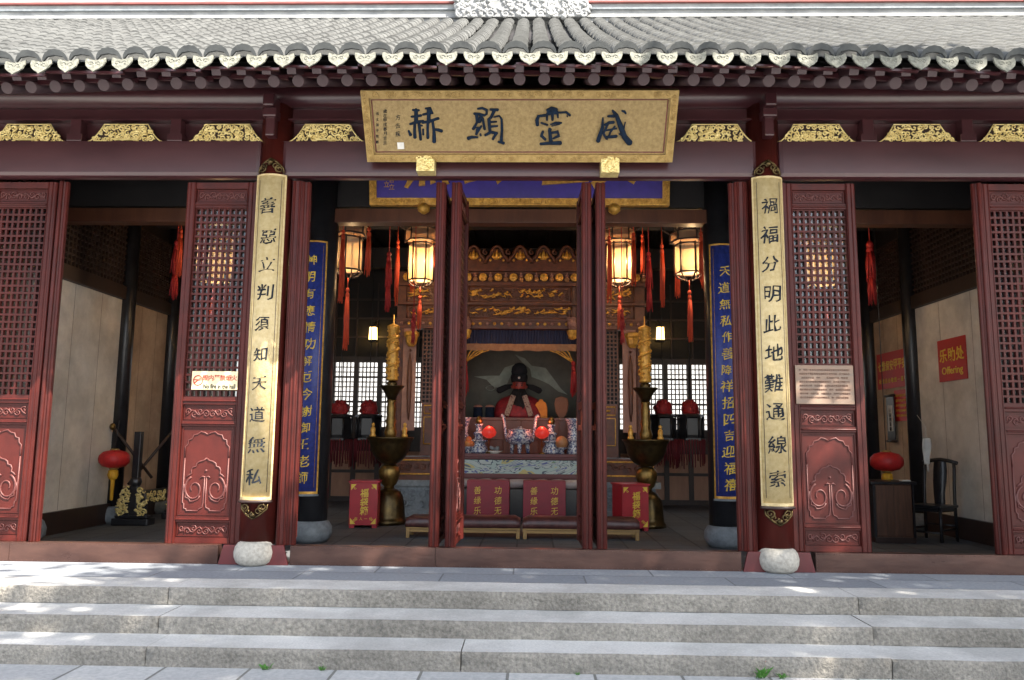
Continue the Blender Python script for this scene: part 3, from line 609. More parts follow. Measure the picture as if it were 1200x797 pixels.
for (ox, oy), ss in STROKES.items():
    for pts, ws in ss:
        P = [on_plane(ox+x/11.38, oy+y/11.38, BC-nrm*.010, nrm)+nrm*(.0006*k) for x, y in pts]; rs = [q*1.22/11.38/119 for q in ws]; k += 1
        if len(P) == 2: P = [P[0], (P[0]+P[1])/2, P[1]]; rs = [rs[0], (rs[0]+rs[1])/2*.93, rs[1]]
        d0 = (P[0]-P[1]).normalized(); d1 = (P[-1]-P[-2]).normalized()       # rounded brush ends
        P = [P[0]+d0*rs[0]*.6]+P+[P[-1]+d1*rs[-1]*.6]; rs = [rs[0]*.45]+rs+[rs[-1]*.45]
        mb.tube(P, rs, 10, 0, flat=(nrm, .42))
    mb.build('character', 'ink', gb); mb = MB()
mb = MB(); rr = random.Random(9)
for (px, y0, y1, sz) in ((466, 133, 162, .055), (451, 128, 170, .04), (442, 130, 170, .032)):
    chars = '方去疾' if px == 466 else '歲在甲戌春月吉旦' if px == 451 else '信士弟子敬獻'
    for i, ch in enumerate(chars):
        py = y0+(y1-y0)*(i+.5)/len(chars); p = on_plane(px, py, BC, nrm); u = p.x-BC.x; v = (p-BC).dot(upv)
        write_char(mb, ch, u, v, sz, lambda a, b, c: bf(a, b, c-.012), .004, brush=.05, seed=i)
mb.build('small_lettering', 'inkdk', gb)
mb = MB(); p = on_plane(469.5, 171, BC, nrm); u = p.x-BC.x; v = (p-BC).dot(upv); mb.prism([(u-.035, v-.035), (u+.035, v-.035), (u+.035, v+.035), (u-.035, v+.035)], bf, -.013, -.004); mb.build('seal', 'paper', gb)
for px, py in ((500, 194), (714, 196)):    # gilded feet that carry the board
    p = at(px, py+1, Y=-.16); mb = MB(); mb.box(p.x-.095, p.x+.095, -.26, -.10, p.z-.085, p.z+.075); fn = flatfn(p.x, -.26, p.z)
    scrollwork(mb, fn, -.09, .09, -.075, .075, .055, .011, random.Random(px), 0); blobs(mb, fn, -.08, .08, -.07, .07, 14, .018, random.Random(px))
    mb.build('gilt_foot', 'goldbright', gb, bevel=.01)

# --- curved couplet boards
def couplet(name, label, x, yc, Rr, z0, z1, half, chars, zs, size, mats, orn, brush=.085, extra=None, du=0):
    t = thing(name, label, 'signboard', (x, yc-Rr, z0)); am = half/Rr
    f = lambda u, v, w_: Vector((x+(Rr+w_)*math.sin(u/Rr), yc-(Rr+w_)*math.cos(u/Rr), v)); N = 16
    def shell(u0, u1, v0, v1, w0, w1, m_, n_=N):
        mb = MB(); k = 0; prof = [(u0+(u1-u0)*i/n_) for i in range(n_+1)]
        for u in prof: mb.v += [f(u, v0, w0), f(u, v1, w0), f(u, v0, w1), f(u, v1, w1)]
        for i in range(n_):
            a, b = 4*i, 4*i+4
            mb.face((a+2, b+2, b+3, a+3), 0, True); mb.face((a, a+1, b+1, b), 0, True); mb.face((a+1, a+3, b+3, b+1), 0); mb.face((a, b, b+2, a+2), 0)
        mb.face((0, 2, 3, 1), 0); e = 4*n_; mb.face((e, e+1, e+3, e+2), 0); return mb
    shell(-half+.012, half-.012, z0+.012, z1-.012, -.004, .016, 0).build('board', mats[0], t)
    mb = MB()
    for q in (shell(-half, -half+.017, z0, z1, -.006, .024, 0, 3), shell(half-.017, half, z0, z1, -.006, .024, 0, 3), shell(-half+.017, half-.017, z1-.02, z1, -.006, .024, 0), shell(-half+.017, half-.017, z0, z0+.03, -.006, .024, 0)): mb.add(q.v, q.f, 0, False)
    mb.build('rim', mats[1], t)
    if extra: shell(-half-.004, half+.004, z0-.028, z0-.002, -.004, .04, 0).build('foot_rail', extra, t)
    mb = MB()
    for q in (-half+.047, half-.047): mb.tube([f(q, z0+.08, .016), f(q, z1-.06, .016)], .0035, 4)
    mb.build('inner_line', mats[3], t)
    mb = MB(); rr = random.Random(ord(chars[0]) % 97)
    for i, (ch, z) in enumerate(zip(chars, zs)):
        mb = MB(); write_char(mb, ch, du+rr.uniform(-.012, .012), z, size*rr.uniform(.88, 1.06), lambda a, b, c: f(a, b, c+.015), .006, .004, brush, seed=i+len(chars)*3); mb.build('character', mats[2], t)
    if orn:
        for sgn, zz in ((1, z1+.012), (-1, z0-.03)):
            mb = MB(); g = lambda u, v, w_: f(u, zz+sgn*v, w_+.02)
            for s2 in (-1, 1):
                spiral(mb, g, s2*.085, .045, .045, 1.4, .012, 1.57, s2); spiral(mb, g, s2*.05, .085, .04, 1.2, .010, 0, -s2)
                mb.tube([g(s2*.13, .005, 0), g(s2*.125, .06, 0), g(s2*.06, .12, 0), g(0, .16, 0)], .011, 6)
            mb.ball(g(0, .12, .0), .03, 0, 8, 5); mb.build('hanging_hook' if sgn > 0 else 'bottom_finial', orn, t)
    return t
zL = [at(p, q, Y=-.17).z for p, q in ((319, 241), (316, 277), (313, 309), (310, 342), (309, 379), (308, 415), (306, 449), (304, 486), (303, 521), (301, 559))]
couplet('couplet_board', 'curved gold couplet board on the front column beside the no fire sign', -2.655, .05, .20, .655, 4.10, .163, '善惡立判須知天道無私', zL, .165, ('coupletgold', 'coupletgold', 'inkdk', 'darkwood'), 'bronze', extra='darkwood')
zR = [at(p, q, Y=-.17).z for p, q in ((903, 241), (905, 275), (906, 309), (906, 344), (908, 379), (908, 413), (908, 449), (908, 483), (909, 521), (911, 561))]
couplet('couplet_board', 'curved gold couplet board on the front column beside the small wooden notice', 2.655, .05, .20, .655, 4.085, .163, '禍福分明此地難通線索', zR, .175, ('coupletgold', 'coupletgold', 'inkdk', 'darkwood'), 'bronze', extra='darkwood')
cs = '神明有應情功解厄今謝御王老師'; zs = [at(363, 305+(560-305)*i/13, Y=1.5).z for i in range(14)]
couplet('couplet_board', 'curved blue couplet board with gilt characters on black column, nearer the no fire sign', -2.64, 1.72, .215, .60, 3.80, .17, cs, zs, .14, ('blue', 'goldin', 'yellow', 'goldin'), None, extra='stonegrey', du=-.01)
cs = '天道無私作善降祥招四吉迎福禧'; zs = [at(850, 318+(568-318)*i/13, Y=1.5).z for i in range(14)]
couplet('couplet_board', 'curved blue couplet board with gilt characters on black column, nearer the offering sign', 2.585, 1.72, .215, .60, 3.78, .17, cs, zs, .14, ('blue', 'goldin', 'yellow', 'goldin'), None, extra='stonegrey', du=.01)

# --- violet blue board behind the lintel
vb = thing('name_board', 'violet blue board with gilt frame hanging inside, half hidden by the lintel', 'signboard', (0, 1.42, 4.25))
f = lambda u, v, w_: Vector((u-.01, 1.50-w_-v*.22, 4.27+v))
mb = MB(); mb.prism([(-1.85, .05), (1.85, .05), (1.85, .95), (-1.85, .95)], f, -.05, 0); mb.build('board', 'violet', vb)
mb = MB()
for pts in ([(-1.92, 0), (1.92, 0), (1.83, .085), (-1.83, .085)], [(-1.92, 1), (-1.83, .915), (1.83, .915), (1.92, 1)], [(-1.92, 0), (-1.83, .085), (-1.83, .915), (-1.92, 1)], [(1.92, 0), (1.92, 1), (1.83, .915), (1.83, .085)]): mb.prism(pts, f, -.06, .03)
rr = random.Random(4)
for k in range(130): spiral(mb, f, rr.uniform(-1.88, 1.88), .042, .034, 1.2, .008, rr.uniform(0, 6), rr.choice((-1, 1)), 0, 5, .03)
for k in range(16):
    for s2 in (-1, 1): spiral(mb, f, s2*1.875, .06+k*.055, .034, 1.2, .008, rr.uniform(0, 6), s2, 0, 5, .03)
for s2 in (-1, 1): mb.lathe([(.02, -.1), (.075, -.06), (.08, 0), (.04, .04)], f(s2*1.22, -.02, .02), 10)
mb.build('frame', 'goldin', vb)
mb = MB()
for ch, px in zip('大正公無', (722, 664, 566, 502)): mb = MB(); write_char(mb, ch, at(px, 208, Y=1.45).x, .54, .62, f, .02, .02, .05, seed=px); mb.build('character', 'goldin', vb)
mb = MB()
for k, px in enumerate((454, 460)):
    for i in range(5): write_char(mb, '康熙年吉立'[i], at(px, 220, Y=1.45).x, .60-i*.085-k*.03, .07, f, .008)
mb.build('lettering', 'goldin', vb)

# --- small signs
p = at(252, 446, Y=0); t = thing('sign', 'cream no fire sign with faded red characters hung on the lattice door', 'sign', (p.x, -.02, p.z))
f = flatfn(p.x, -.012, p.z); mb = MB(); mb.prism([(-.245, -.098), (.245, -.098), (.245, .098), (-.245, .098)], f, -.012, 0); mb.build('sign_board', 'cream', t, bevel=.003)
mb = MB()
for i, ch in enumerate('殿内严禁烟火'): write_char(mb, ch, -.10+i*.062, .028, .062, f, .003, .015)
mb.build('lettering', 'signred', t); mb = MB(); mb.tube([f(-.175+.05*math.cos(a*.3142), .0+.05*math.sin(a*.3142), .002) for a in range(21)], .006, 5); mb.tube([f(-.212, -.03, .003), f(-.138, .035, .003)], .006, 5); mb.tube([f(-.215, .006, .002), f(-.14, .006, .002)], .006, 5)
mb.build('no_fire_symbol', 'signred', t)
mb = MB(); write_line(mb, 'No fire in the hall', -.115, .225, -.062, f, .003, .012, 0, .05); mb.build('small_lettering', 'inkdk', t)
a, b = at(931, 428, Y=0), at(1001, 474, Y=0); t = thing('notice_board', 'weathered wooden notice with tiny faint writing hung on the lattice door', 'notice', ((a.x+b.x)/2, -.02, b.z))
f = flatfn((a.x+b.x)/2, -.014, (a.z+b.z)/2); hw, hh = (b.x-a.x)/2, (a.z-b.z)/2; mb = MB(); mb.prism([(-hw, -hh), (hw, -hh), (hw, hh), (-hw, hh)], f, -.012, .002); mb.build('board', 'plank', t, bevel=.003)
mb = MB(); rr = random.Random(2); src = '本廟建於明代供奉城隍神保佑一方平安風調雨順國泰民安信眾虔誠敬香禮拜請勿喧嘩愛護文物'
for r in range(8):
    for c in range(24):
        if rr.random() < .13: continue
        write_char(mb, rr.choice(src), -hw+.05+c*(2*hw-.1)/23, hh-.05-r*.041, .021, f, .003)
mb.build('lettering', 'brown', t)

# --- signs on the side wall (face is the plane X = 6.115, facing -X)
def wallfn(y, z, X=6.115): return lambda u, v, w_: Vector((X-w_, y-u, z+v))
a, b = at(1099, 399, X=6.115), at(1135, 446, X=6.115); ym, zm = (a.y+b.y)/2, at(1117, 421, X=6.115).z
t = thing('sign', 'square red sign with yellow characters and the word Offering on plaster wall', 'sign', (6.11, ym, zm)); f = wallfn(ym, zm); mb = MB(); mb.prism([(-.36, -.30), (.36, -.30), (.36, .30), (-.36, .30)], f, 0, .012); mb.build('sign_board', 'sign', t)
mb = MB(); g = lambda u, v, w_: f(u, v, w_+.012)
for i, ch in enumerate('乐助处'): write_char(mb, ch, -.215+i*.215, .07, .20, g, .004, .02)
write_line(mb, 'Offering', -.27, .27, -.165, g, .004, .015, 0, .14); mb.build('lettering', 'yellow', t)
ym, zm = 4.62, at(1053, 432, X=6.115).z
t = thing('banner', 'long red banner with yellow characters between the black posts', 'banner', (6.11, ym, zm)); f = wallfn(ym, zm); mb = MB(); mb.prism([(-.60, -.30), (.60, -.30), (.60, .30), (-.60, .30)], f, 0, .01); mb.build('sheet', 'sign', t)
mb = MB(); g = lambda u, v, w_: f(u, v, w_+.01)
for i, ch in enumerate('七維保安甲平安灯'): write_char(mb, ch, -.49+i*.14, .08, .17, g, .004, .015, wide=.75)
for i, ch in enumerate('祈福請香敬燈一盞平安'): write_char(mb, ch, -.50+i*.11, -.17, .08, g, .004)
mb.build('lettering', 'yellow', t)
ym, zm = 4.32, at(1063, 470, X=6.115).z-.06
t = thing('notice', 'small red notice with yellow lines and a white slip below the long banner', 'notice', (6.11, ym, zm)); f = wallfn(ym, zm); mb = MB(); mb.prism([(-.34, -.25), (.34, -.25), (.34, .25), (-.34, .25)], f, 0, .008); mb.build('sheet', 'sign', t)
mb = MB(); g = lambda u, v, w_: f(u, v, w_+.008); rr = random.Random(3)
for r in range(5):
    for c in range(9): write_char(mb, rr.choice('香燭蓮燈油米供果平安福壽祿'), -.27+c*.048, .16-r*.08, .04, g, .003)
mb.build('lettering', 'yellow', t)
mb = MB(); mb.prism([(.10, -.10), (.20, -.13), (.29, .16), (.19, .19)], g, .001, .006); mb.build('paper_slip', 'paper', t)
ym = 4.72; zt, zb = at(1052, 462, X=6.0).z, at(1052, 517, X=6.0).z
t = thing('hanging_scroll', 'narrow black edged paper scroll with a column of writing by the red notice', 'scroll', (6.06, ym, zb)); f = wallfn(ym, zb, 6.07); h = zt-zb; mb = MB(); mb.prism([(-.13, 0), (.13, 0), (.13, h), (-.13, h)], f, 0, .012); mb.build('backing', 'black', t)
mb = MB(); mb.prism([(-.085, .16), (.085, .16), (.085, h-.16), (-.085, h-.16)], f, .013, .016); mb.build('paper', 'paper', t)
mb = MB()
for i in range(5): write_char(mb, '心誠則靈驗'[i], 0, h-.24-i*.075, .065, lambda u, v, w_: f(u, v, w_+.016), .003)
mb.build('lettering', 'inkdk', t)
mb = MB()
for z in (.0, h): mb.tube([f(-.16, z, .01), f(.16, z, .01)], .022, 8)
mb.build('roller', 'darkwood', t)

# =================================================================== lanterns and tassels
def tassel(mb, x, y, z, L, r, m=0, knot=True):
    """cord knot and skirt of threads, top at z"""
    if knot: mb.ball((x, y, z-.03), r*.8, m, 8, 6, sz=1.2)
    mb.lathe([(r*.3, -.05), (r*.75, -.085), (r*.8, -.12), (r*.5, -.16)], (x, y, z), 12, m)
    for k in range(16):                         # separate threads, uneven at the tips
        a = k*2.399; q = r*math.sqrt((k+.5)/16); h = math.sin(k*12.9+x*31); L_ = L*(.93+.07*h); sw = r*.35*math.sin(k*5.3+y*17)
        mb.tube([(x+q*.6*math.cos(a), y+q*.6*math.sin(a), z-.13), (x+q*math.cos(a), y+q*math.sin(a), z-.13-(L_-.13)*.4), (x+q*1.05*math.cos(a)+sw, y+q*math.sin(a), z-L_)], [r*.26, r*.25, r*.14], 4, m)
def palace_lantern(label, x, y, zt, zb, rad, rot, ztop=5.2, power=9, tassels=((0, 1.0), (1, 1.0), (2, .8), (3, .9), (4, 1), (5, .8)), below=.55):
    t = thing('palace_lantern', label, 'lantern', (x, y, zb), 'six sided palace lanterns in the hall'); H = zt-zb; zmid = zb+H*.73
    P = lambda k, r, z: Vector((x+r*math.cos(rot+k*math.pi/3), y+r*math.sin(rot+k*math.pi/3), z))
    fr = MB()
    for k in range(6):
        for (r, z0, z1) in ((rad*1.28, zmid+.03, zt), (rad, zb, zmid-.02)): fr.tube([P(k, r, z0-.02), P(k, r, z1+.02)], .014, 6)
        for (r, z) in ((rad*1.28, zt), (rad*1.28, zmid+.03), (rad, zmid-.02), (rad, zb)): fr.tube([P(k, r, z), P(k+1, r, z)], .014, 6)
        fr.tube([P(k, rad*1.28, zt), P(k, rad*1.7, zt+.06), P(k, rad*1.85, zt+.16)], [.016, .016, .02], 6)      # dragon-head arm
        fr.ball(P(k, rad*1.85, zt+.16), .035, 0, 8, 5); fr.tube([P(k, rad, zb), P(k, rad*.7, zb-.07), P(k, rad*.3, zb-.10)], .012, 6)
        fr.tube([P(k, rad*1.28, zt), P(k, rad*.1, zt+.12)], .012, 6)
    fr.tube([(x, y, zt+.1), (x, y, ztop)], .008, 6); fr = fr.build('frame', 'darkwood', t)
    mb = MB()
    for k in range(6): mb.add([P(k, rad*.98, zb), P(k+1, rad*.98, zb), P(k+1, rad*.98, zmid-.02), P(k, rad*.98, zmid-.02)], [(0, 1, 2, 3)])
    mb.build('body_panels', 'silk', t)
    mb = MB()
    for k in range(6): mb.add([P(k, rad*1.26, zmid+.03), P(k+1, rad*1.26, zmid+.03), P(k+1, rad*1.26, zt), P(k, rad*1.26, zt)], [(0, 1, 2, 3)])
    mb.build('crown_panels', 'silktop', t)
    for k, s in tassels:
        p = P(k, rad*1.85, zt+.12); mb = MB(); mb.tube([p, p-Vector((0, 0, .22*s))], .006, 5); tassel(mb, p.x, p.y, p.z-.2*s, .72*s, .036); mb.build('tassel', 'redorange', fr)
    mb = MB(); mb.tube([(x, y, zb-.1), (x, y, zb-.25)], .006, 5); tassel(mb, x, y, zb-.25, below, .036); mb.build('tassel', 'redorange', t)
    lb = bpy.data.lights.new('lantern_lamp', 'POINT'); lb.energy = power; lb.color = (1, .73, .44); lb.shadow_soft_size = .03
    lo = bpy.data.objects.new('lantern_lamp', lb); col.objects.link(lo); lo.parent = t; lo.location = (rad*.25, -rad*.35, H*.36)
    return t
palace_lantern('palace lantern with two orange red tassels beside the no fire side blue couplet', -2.46, 2.65, 4.33, 3.66, .20, R(-90), tassels=((0, 1.45), (1, 1), (5, 1), (3, .8)), below=.9, power=3.5)
palace_lantern('bright palace lantern left of the altar, its edge touching the door leaf', -1.62, 4.0, 4.64, 3.80, .205, R(-60), tassels=((2, 1), (3, 1.2), (4, 1.5), (1, .9)), power=17)
palace_lantern('bright palace lantern right of the altar with a pale painted panel', 1.56, 4.0, 4.64, 3.82, .205, R(-60), tassels=((0, 1.2), (1, .9), (5, 1.5), (2, .9)), power=17)
palace_lantern('glowing palace lantern with orange tassels beside the offering side blue couplet', 2.42, 2.8, 4.27, 3.68, .205, R(-75), tassels=((3, 1.1), (4, 1.3), (0, 1), (2, 1)), below=.75, power=9)
palace_lantern('palace lantern glimpsed through the lattice of the door with the no fire sign', at(252, 300, Y=2.9).x, 2.9, 4.35, 3.55, .26, R(-90), tassels=((0, 1.1), (3, 1.6), (5, 1)), power=9)
palace_lantern('palace lantern glimpsed through the lattice of the door with the wooden notice', at(965, 300, Y=2.9).x, 2.9, 4.35, 3.55, .26, R(-90), tassels=((0, 1.6), (3, 1.1), (4, 1)), power=9)
def hung_tassel(label, px, py0, py1, Y, r, group='long red tassels hung from the ceiling'):
    a, b = at(px, py0, Y=Y), at(px, py1, Y=Y); mb = MB(); mb.tube([(a.x, Y, 5.25), (a.x, Y, a.z)], .007, 5); L = a.z-b.z; tassel(mb, a.x, Y, a.z, L*.62, r); tassel(mb, a.x, Y, a.z-L*.42, L*.58, r*.85)
    o = mb.build('tassel', 'redcloth', org=(a.x, Y, b.z)); tag(o, label, 'tassel', group)
hung_tassel('long red tassel in the bay with the carved rack, nearest the lattice door', 208, 283, 352, 3.2, .06)
hung_tassel('long red tassel in the bay with the desk and chair', 1019, 285, 358, 3.2, .07)
hung_tassel('thin red tassel hanging just left of the brighter lantern near the altar', 456, 296, 366, 3.4, .045)
hung_tassel('long thin red tassel in front of the carved frieze left of the door leaves', 485, 362, 404, 3.4, .035)
hung_tassel('slim red tassel hanging over the offering side bronze stand', 760, 296, 366, 3.4, .045)
hung_tassel('long thin red tassel in front of the carved frieze right of the door leaves', 729, 362, 404, 3.4, .035)
for px, lab in ((437, 'small glowing amber lamp on the back wall beside the no fire side gilt candle'), (774, 'small glowing amber lamp on the back wall beside the offering side gilt candle')):
    p = at(px, 391, Y=7.6); t = thing('wall_lamp', lab, 'lamp', (p.x, 7.6, p.z), 'small amber lamps on the back wall'); mb = MB(); mb.box(p.x-.075, p.x+.075, 7.55, 7.70, p.z-.13, p.z+.13, 0, .01); mb.build('shade', 'glow', t, bevel=.01)
    mb = MB(); mb.box(p.x-.09, p.x+.09, 7.53, 7.72, p.z+.13, p.z+.17); mb.box(p.x-.09, p.x+.09, 7.53, 7.72, p.z-.17, p.z-.13); mb.tube([(p.x, 7.62, p.z+.16), (p.x, 7.88, p.z+.3)], .012, 6); mb.build('bracket', 'darkwood', t)
def red_gauze_lantern(label, px, py, Y, r, tas, hang):
    p = at(px, py, Y=Y); t = thing('red_lantern', label, 'lantern', (p.x, Y, p.z), 'oval red lanterns'); mb = MB()
    mb.lathe([(r*.28, -r*.62), (r*.72, -r*.5), (r*.96, -r*.25), (r*1.0, 0), (r*.96, r*.25), (r*.72, r*.5), (r*.28, r*.62)], p, 36, 0, ripple=.022, nr=18); body = mb.build('gauze_body', 'redlantern', t)
    mb = MB(); mb.lathe([(r*.3, r*.6), (r*.32, r*.66), (r*.2, r*.74)], p, 14); mb.lathe([(r*.2, -r*.74), (r*.32, -r*.66), (r*.3, -r*.6)], p, 14); mb.build('gilt_cap', 'gold', body)
    mb = MB(); mb.lathe([(r*.02, -r*.7), (r*.3, -r*.78), (r*.34, -r*1.1), (r*.26, -r*1.35), (r*.16, -r*1.4), (r*.13, -r*1.5), (r*.10, -r*tas), (r*.02, -r*tas-.01)], p, 14, 0, ripple=.08, nr=7); mb.build('tassel', 'yellowtassel', t)
    mb = MB(); mb.tube([p+Vector((0, 0, r*.7)), p+Vector(hang)], .006, 5); mb.build('cord', 'black', t)
red_gauze_lantern('oval red lantern with long yellow tassel hung at the carved black rack', 134, 538, 2.9, .205, 2.8, (.03, .0, .55))
red_gauze_lantern('oval red lantern with short yellow tassel above the walnut desk', 1039, 541, 2.95, .215, 1.6, (0, .02, 4.2))
def dark_lantern(label, px, Y):
    p = at(px, 497, Y=Y); t = thing('silk_lantern', label, 'lantern', (p.x, Y, p.z), 'dark lanterns with red silk balls before the back windows'); mb = MB()
    for k in range(6):
        a = k*math.pi/3; mb.tube([(p.x+.23*math.cos(a), Y+.23*math.sin(a), p.z-.28), (p.x+.23*math.cos(a), Y+.23*math.sin(a), p.z+.14)], .02, 6)
    mb.lathe([(.20, -.28), (.22, -.2), (.22, .1), (.19, .14)], p, 6, 0, False); mb.lathe([(.28, -.30), (.28, -.26)], p, 6, 0, False); mb.lathe([(.27, .13), (.25, .17), (.1, .2)], p, 6, 0, False); mb.build('body', 'black', t)
    mb = MB(); mb.ball(p+Vector((0, 0, .28)), .165, 0, 14, 9); rr = random.Random(px)
    for k in range(26):
        a, e = rr.uniform(0, 6.28), rr.uniform(-1.2, 1.3); mb.ball(p+Vector((.14*math.cos(a)*math.cos(e), .14*math.sin(a)*math.cos(e), .28+.14*math.sin(e))), .05, 0, 6, 4)
    mb.build('silk_ball', 'redcloth', t)
    mb = MB()
    for k in range(30):
        a = k*6.283/30; q = .25; L = rr.uniform(.36, .55); x, y = p.x+q*math.cos(a), Y+q*math.sin(a); mb.tube([(x, y, p.z-.28), (x, y, p.z-.28-L)], [.018, .012], 4)
    mb.build('fringe', 'darkred', t)
    mb = MB(); mb.tube([p+Vector((0, 0, .42)), (p.x, Y, 5.25)], .008, 5); mb.build('cord', 'black', t)
for px, lab in ((398, 'dark lantern with red silk ball and fringe next to the no fire side blue couplet'), (432, 'dark lantern with red silk ball and fringe next to the no fire side bronze stand'), (777, 'dark lantern with red silk ball and fringe next to the offering side bronze stand'), (809, 'dark lantern with red silk ball and fringe next to the offering side blue couplet')): dark_lantern(lab, px, 6.4)
# =================================================================== hall furniture
# --- tall bronze stands with a gilt dragon candle
def bronze_stand(label, x, y):
    t = thing('bronze_stand', label, 'candle stand', (x, y, 0), 'tall bronze stands either side of the altar'); c = (x, y, 0)
    mb = MB(); mb.lathe([(.285, .0), (.29, .05), (.265, .07), (.255, .14), (.24, .30), (.215, .42), (.17, .49), (.10, .53)], c, 28); mb.build('bell_base', 'bronze', t)
    mb = MB(); mb.lathe([(.09, .53), (.075, .56), (.12, .60), (.155, .70), (.165, .80), (.14, .86), (.12, .88), (.09, .895)], c, 24); mb.build('vase_stem', 'brass', t)
    mb = MB(); mb.lathe([(.09, .90), (.14, .92), (.22, .98), (.285, 1.09), (.31, 1.19), (.33, 1.25), (.36, 1.285), (.365, 1.31), (.33, 1.305), (.28, 1.2), (.1, 1.16)], c, 32); mb.build('bowl', 'bronze', t)
    mb = MB(); mb.lathe([(.075, 1.16), (.085, 1.32), (.105, 1.38), (.085, 1.44), (.07, 1.5), (.085, 1.56), (.065, 1.62), (.075, 1.74), (.06, 1.84), (.08, 1.88)], c, 20); mb.build('upper_stem', 'brass', t)
    mb = MB(); mb.lathe([(.06, 1.86), (.08, 1.93), (.13, 2.02), (.19, 2.085), (.195, 2.10), (.15, 2.095), (.07, 2.06)], c, 24); mb.lathe([(.07, 2.06), (.085, 2.14), (.05, 2.18)], c, 16); mb.build('flared_dish', 'bronze', t)
    mb = MB(); mb.lathe([(.085, 2.18), (.095, 2.21), (.082, 2.24), (.082, 2.98), (.098, 3.0), (.098, 3.04), (.06, 3.06), (.012, 3.08), (.008, 3.22)], c, 20)
    pts = [(x+.088*math.cos(a*.55), y+.088*math.sin(a*.55), 2.26+a*.0182) for a in range(40)]; mb.tube(pts, [.016+.012*math.sin(a*.9)**2 for a in range(40)], 6)
    rr = random.Random(8)
    for k in range(70):
        a = rr.uniform(0, 6.28); mb.ball((x+.085*math.cos(a), y+.085*math.sin(a), rr.uniform(2.26, 2.98)), rr.uniform(.012, .028), 0, 6, 4)
    mb.build('dragon_candle', 'goldin', t); return t
s1 = bronze_stand('tall bronze stand with gilt dragon candle beside the fuller red donation box', -2.0, 3.85)
s2 = copy_tree(s1, loc=(1.93, 3.85, 0), label='tall bronze stand with gilt dragon candle behind the half hidden donation box')
def figurine():
    t = thing('figurine', 'tiny gilt standing figurine on the bronze bowl rim facing the red box', 'figurine', (0, 0, 0), 'tiny gilt figurines on the bronze bowls'); mb = MB()
    mb.lathe([(.045, 0), (.05, .03), (.032, .06), (.04, .10), (.036, .14), (.018, .16), (.012, .165)], (0, 0, 0), 12); mb.build('body', 'goldin', t)
    mb = MB(); mb.ball((0, 0, .19), .028, 0, 10, 6, sz=1.15); mb.build('head', 'goldin', t); return t
fg = figurine(); k = 0
for (x, y, lab) in ((-2.26, 3.78, 'tiny gilt figurine on the rim of the no fire side bronze bowl, outer one'), (-1.76, 3.72, 'tiny gilt figurine on the rim of the no fire side bronze bowl, altar side one'), (1.68, 3.72, 'tiny gilt figurine on the rim of the offering side bronze bowl, altar side one'), (2.12, 3.66, 'tiny gilt figurine on the rim of the offering side bronze bowl, outer one')):
    if k == 0: fg.location = (x, y, 1.305); fg['label'] = lab
    else: copy_tree(fg, loc=(x, y, 1.305), label=lab)
    k += 1
# --- red donation boxes
def donation_box(label, x, y, rz):
    t = thing('donation_box', label, 'donation box', (0, 0, 0), 'red boxes with gilt characters'); W, D, H = .405, .42, .645
    mb = MB(); mb.box(-W/2, W/2, -D/2, D/2, .04, H); mb.box(-W/2-.02, W/2+.02, -D/2-.02, D/2+.02, H, H+.025)
    for sx in (-1, 1):
        for sy in (-1, 1): mb.cbox((sx*(W/2-.04), sy*(D/2-.04), .02), .07, .07, .04)
    mb.build('body', 'redbox', t, bevel=.006)
    f = lambda u, v, w_: Vector((u, -D/2-w_, v)); mb = MB()
    for i, ch in enumerate('福袋箱'): write_char(mb, ch, .01, .50-i*.125, .125, f, .005, .02, .03, seed=i)
    for i, ch in enumerate('每人一份'): write_char(mb, ch, -.10+i*.07, .135, .045, f, .005)
    for sx in (-1, 1):
        for (zc, sz) in ((H-.02, -1), (.06, 1)):
            x0 = sx*(W/2-.02); mb.prism([(x0, zc), (x0-sx*.075, zc), (x0-sx*.05, zc+sz*.03), (x0-sx*.03, zc+sz*.05), (x0, zc+sz*.085)], f, .0005, .006)
            spiral(mb, f, x0-sx*.055, zc+sz*.055, .02, 1.1, .005, 0, sx, 0, 4, .004)
    mb.build('gilt_lettering', 'yellow', t); t.location = (x, y, 0); t.rotation_euler = (0, 0, rz); return t
for q in (('red donation box with three gilt characters standing clear by the bronze stand', -2.27, 3.42, R(6)), ('red donation box partly hidden behind the kneeling bench end', 1.63, 3.45, R(14))): donation_box(*q)
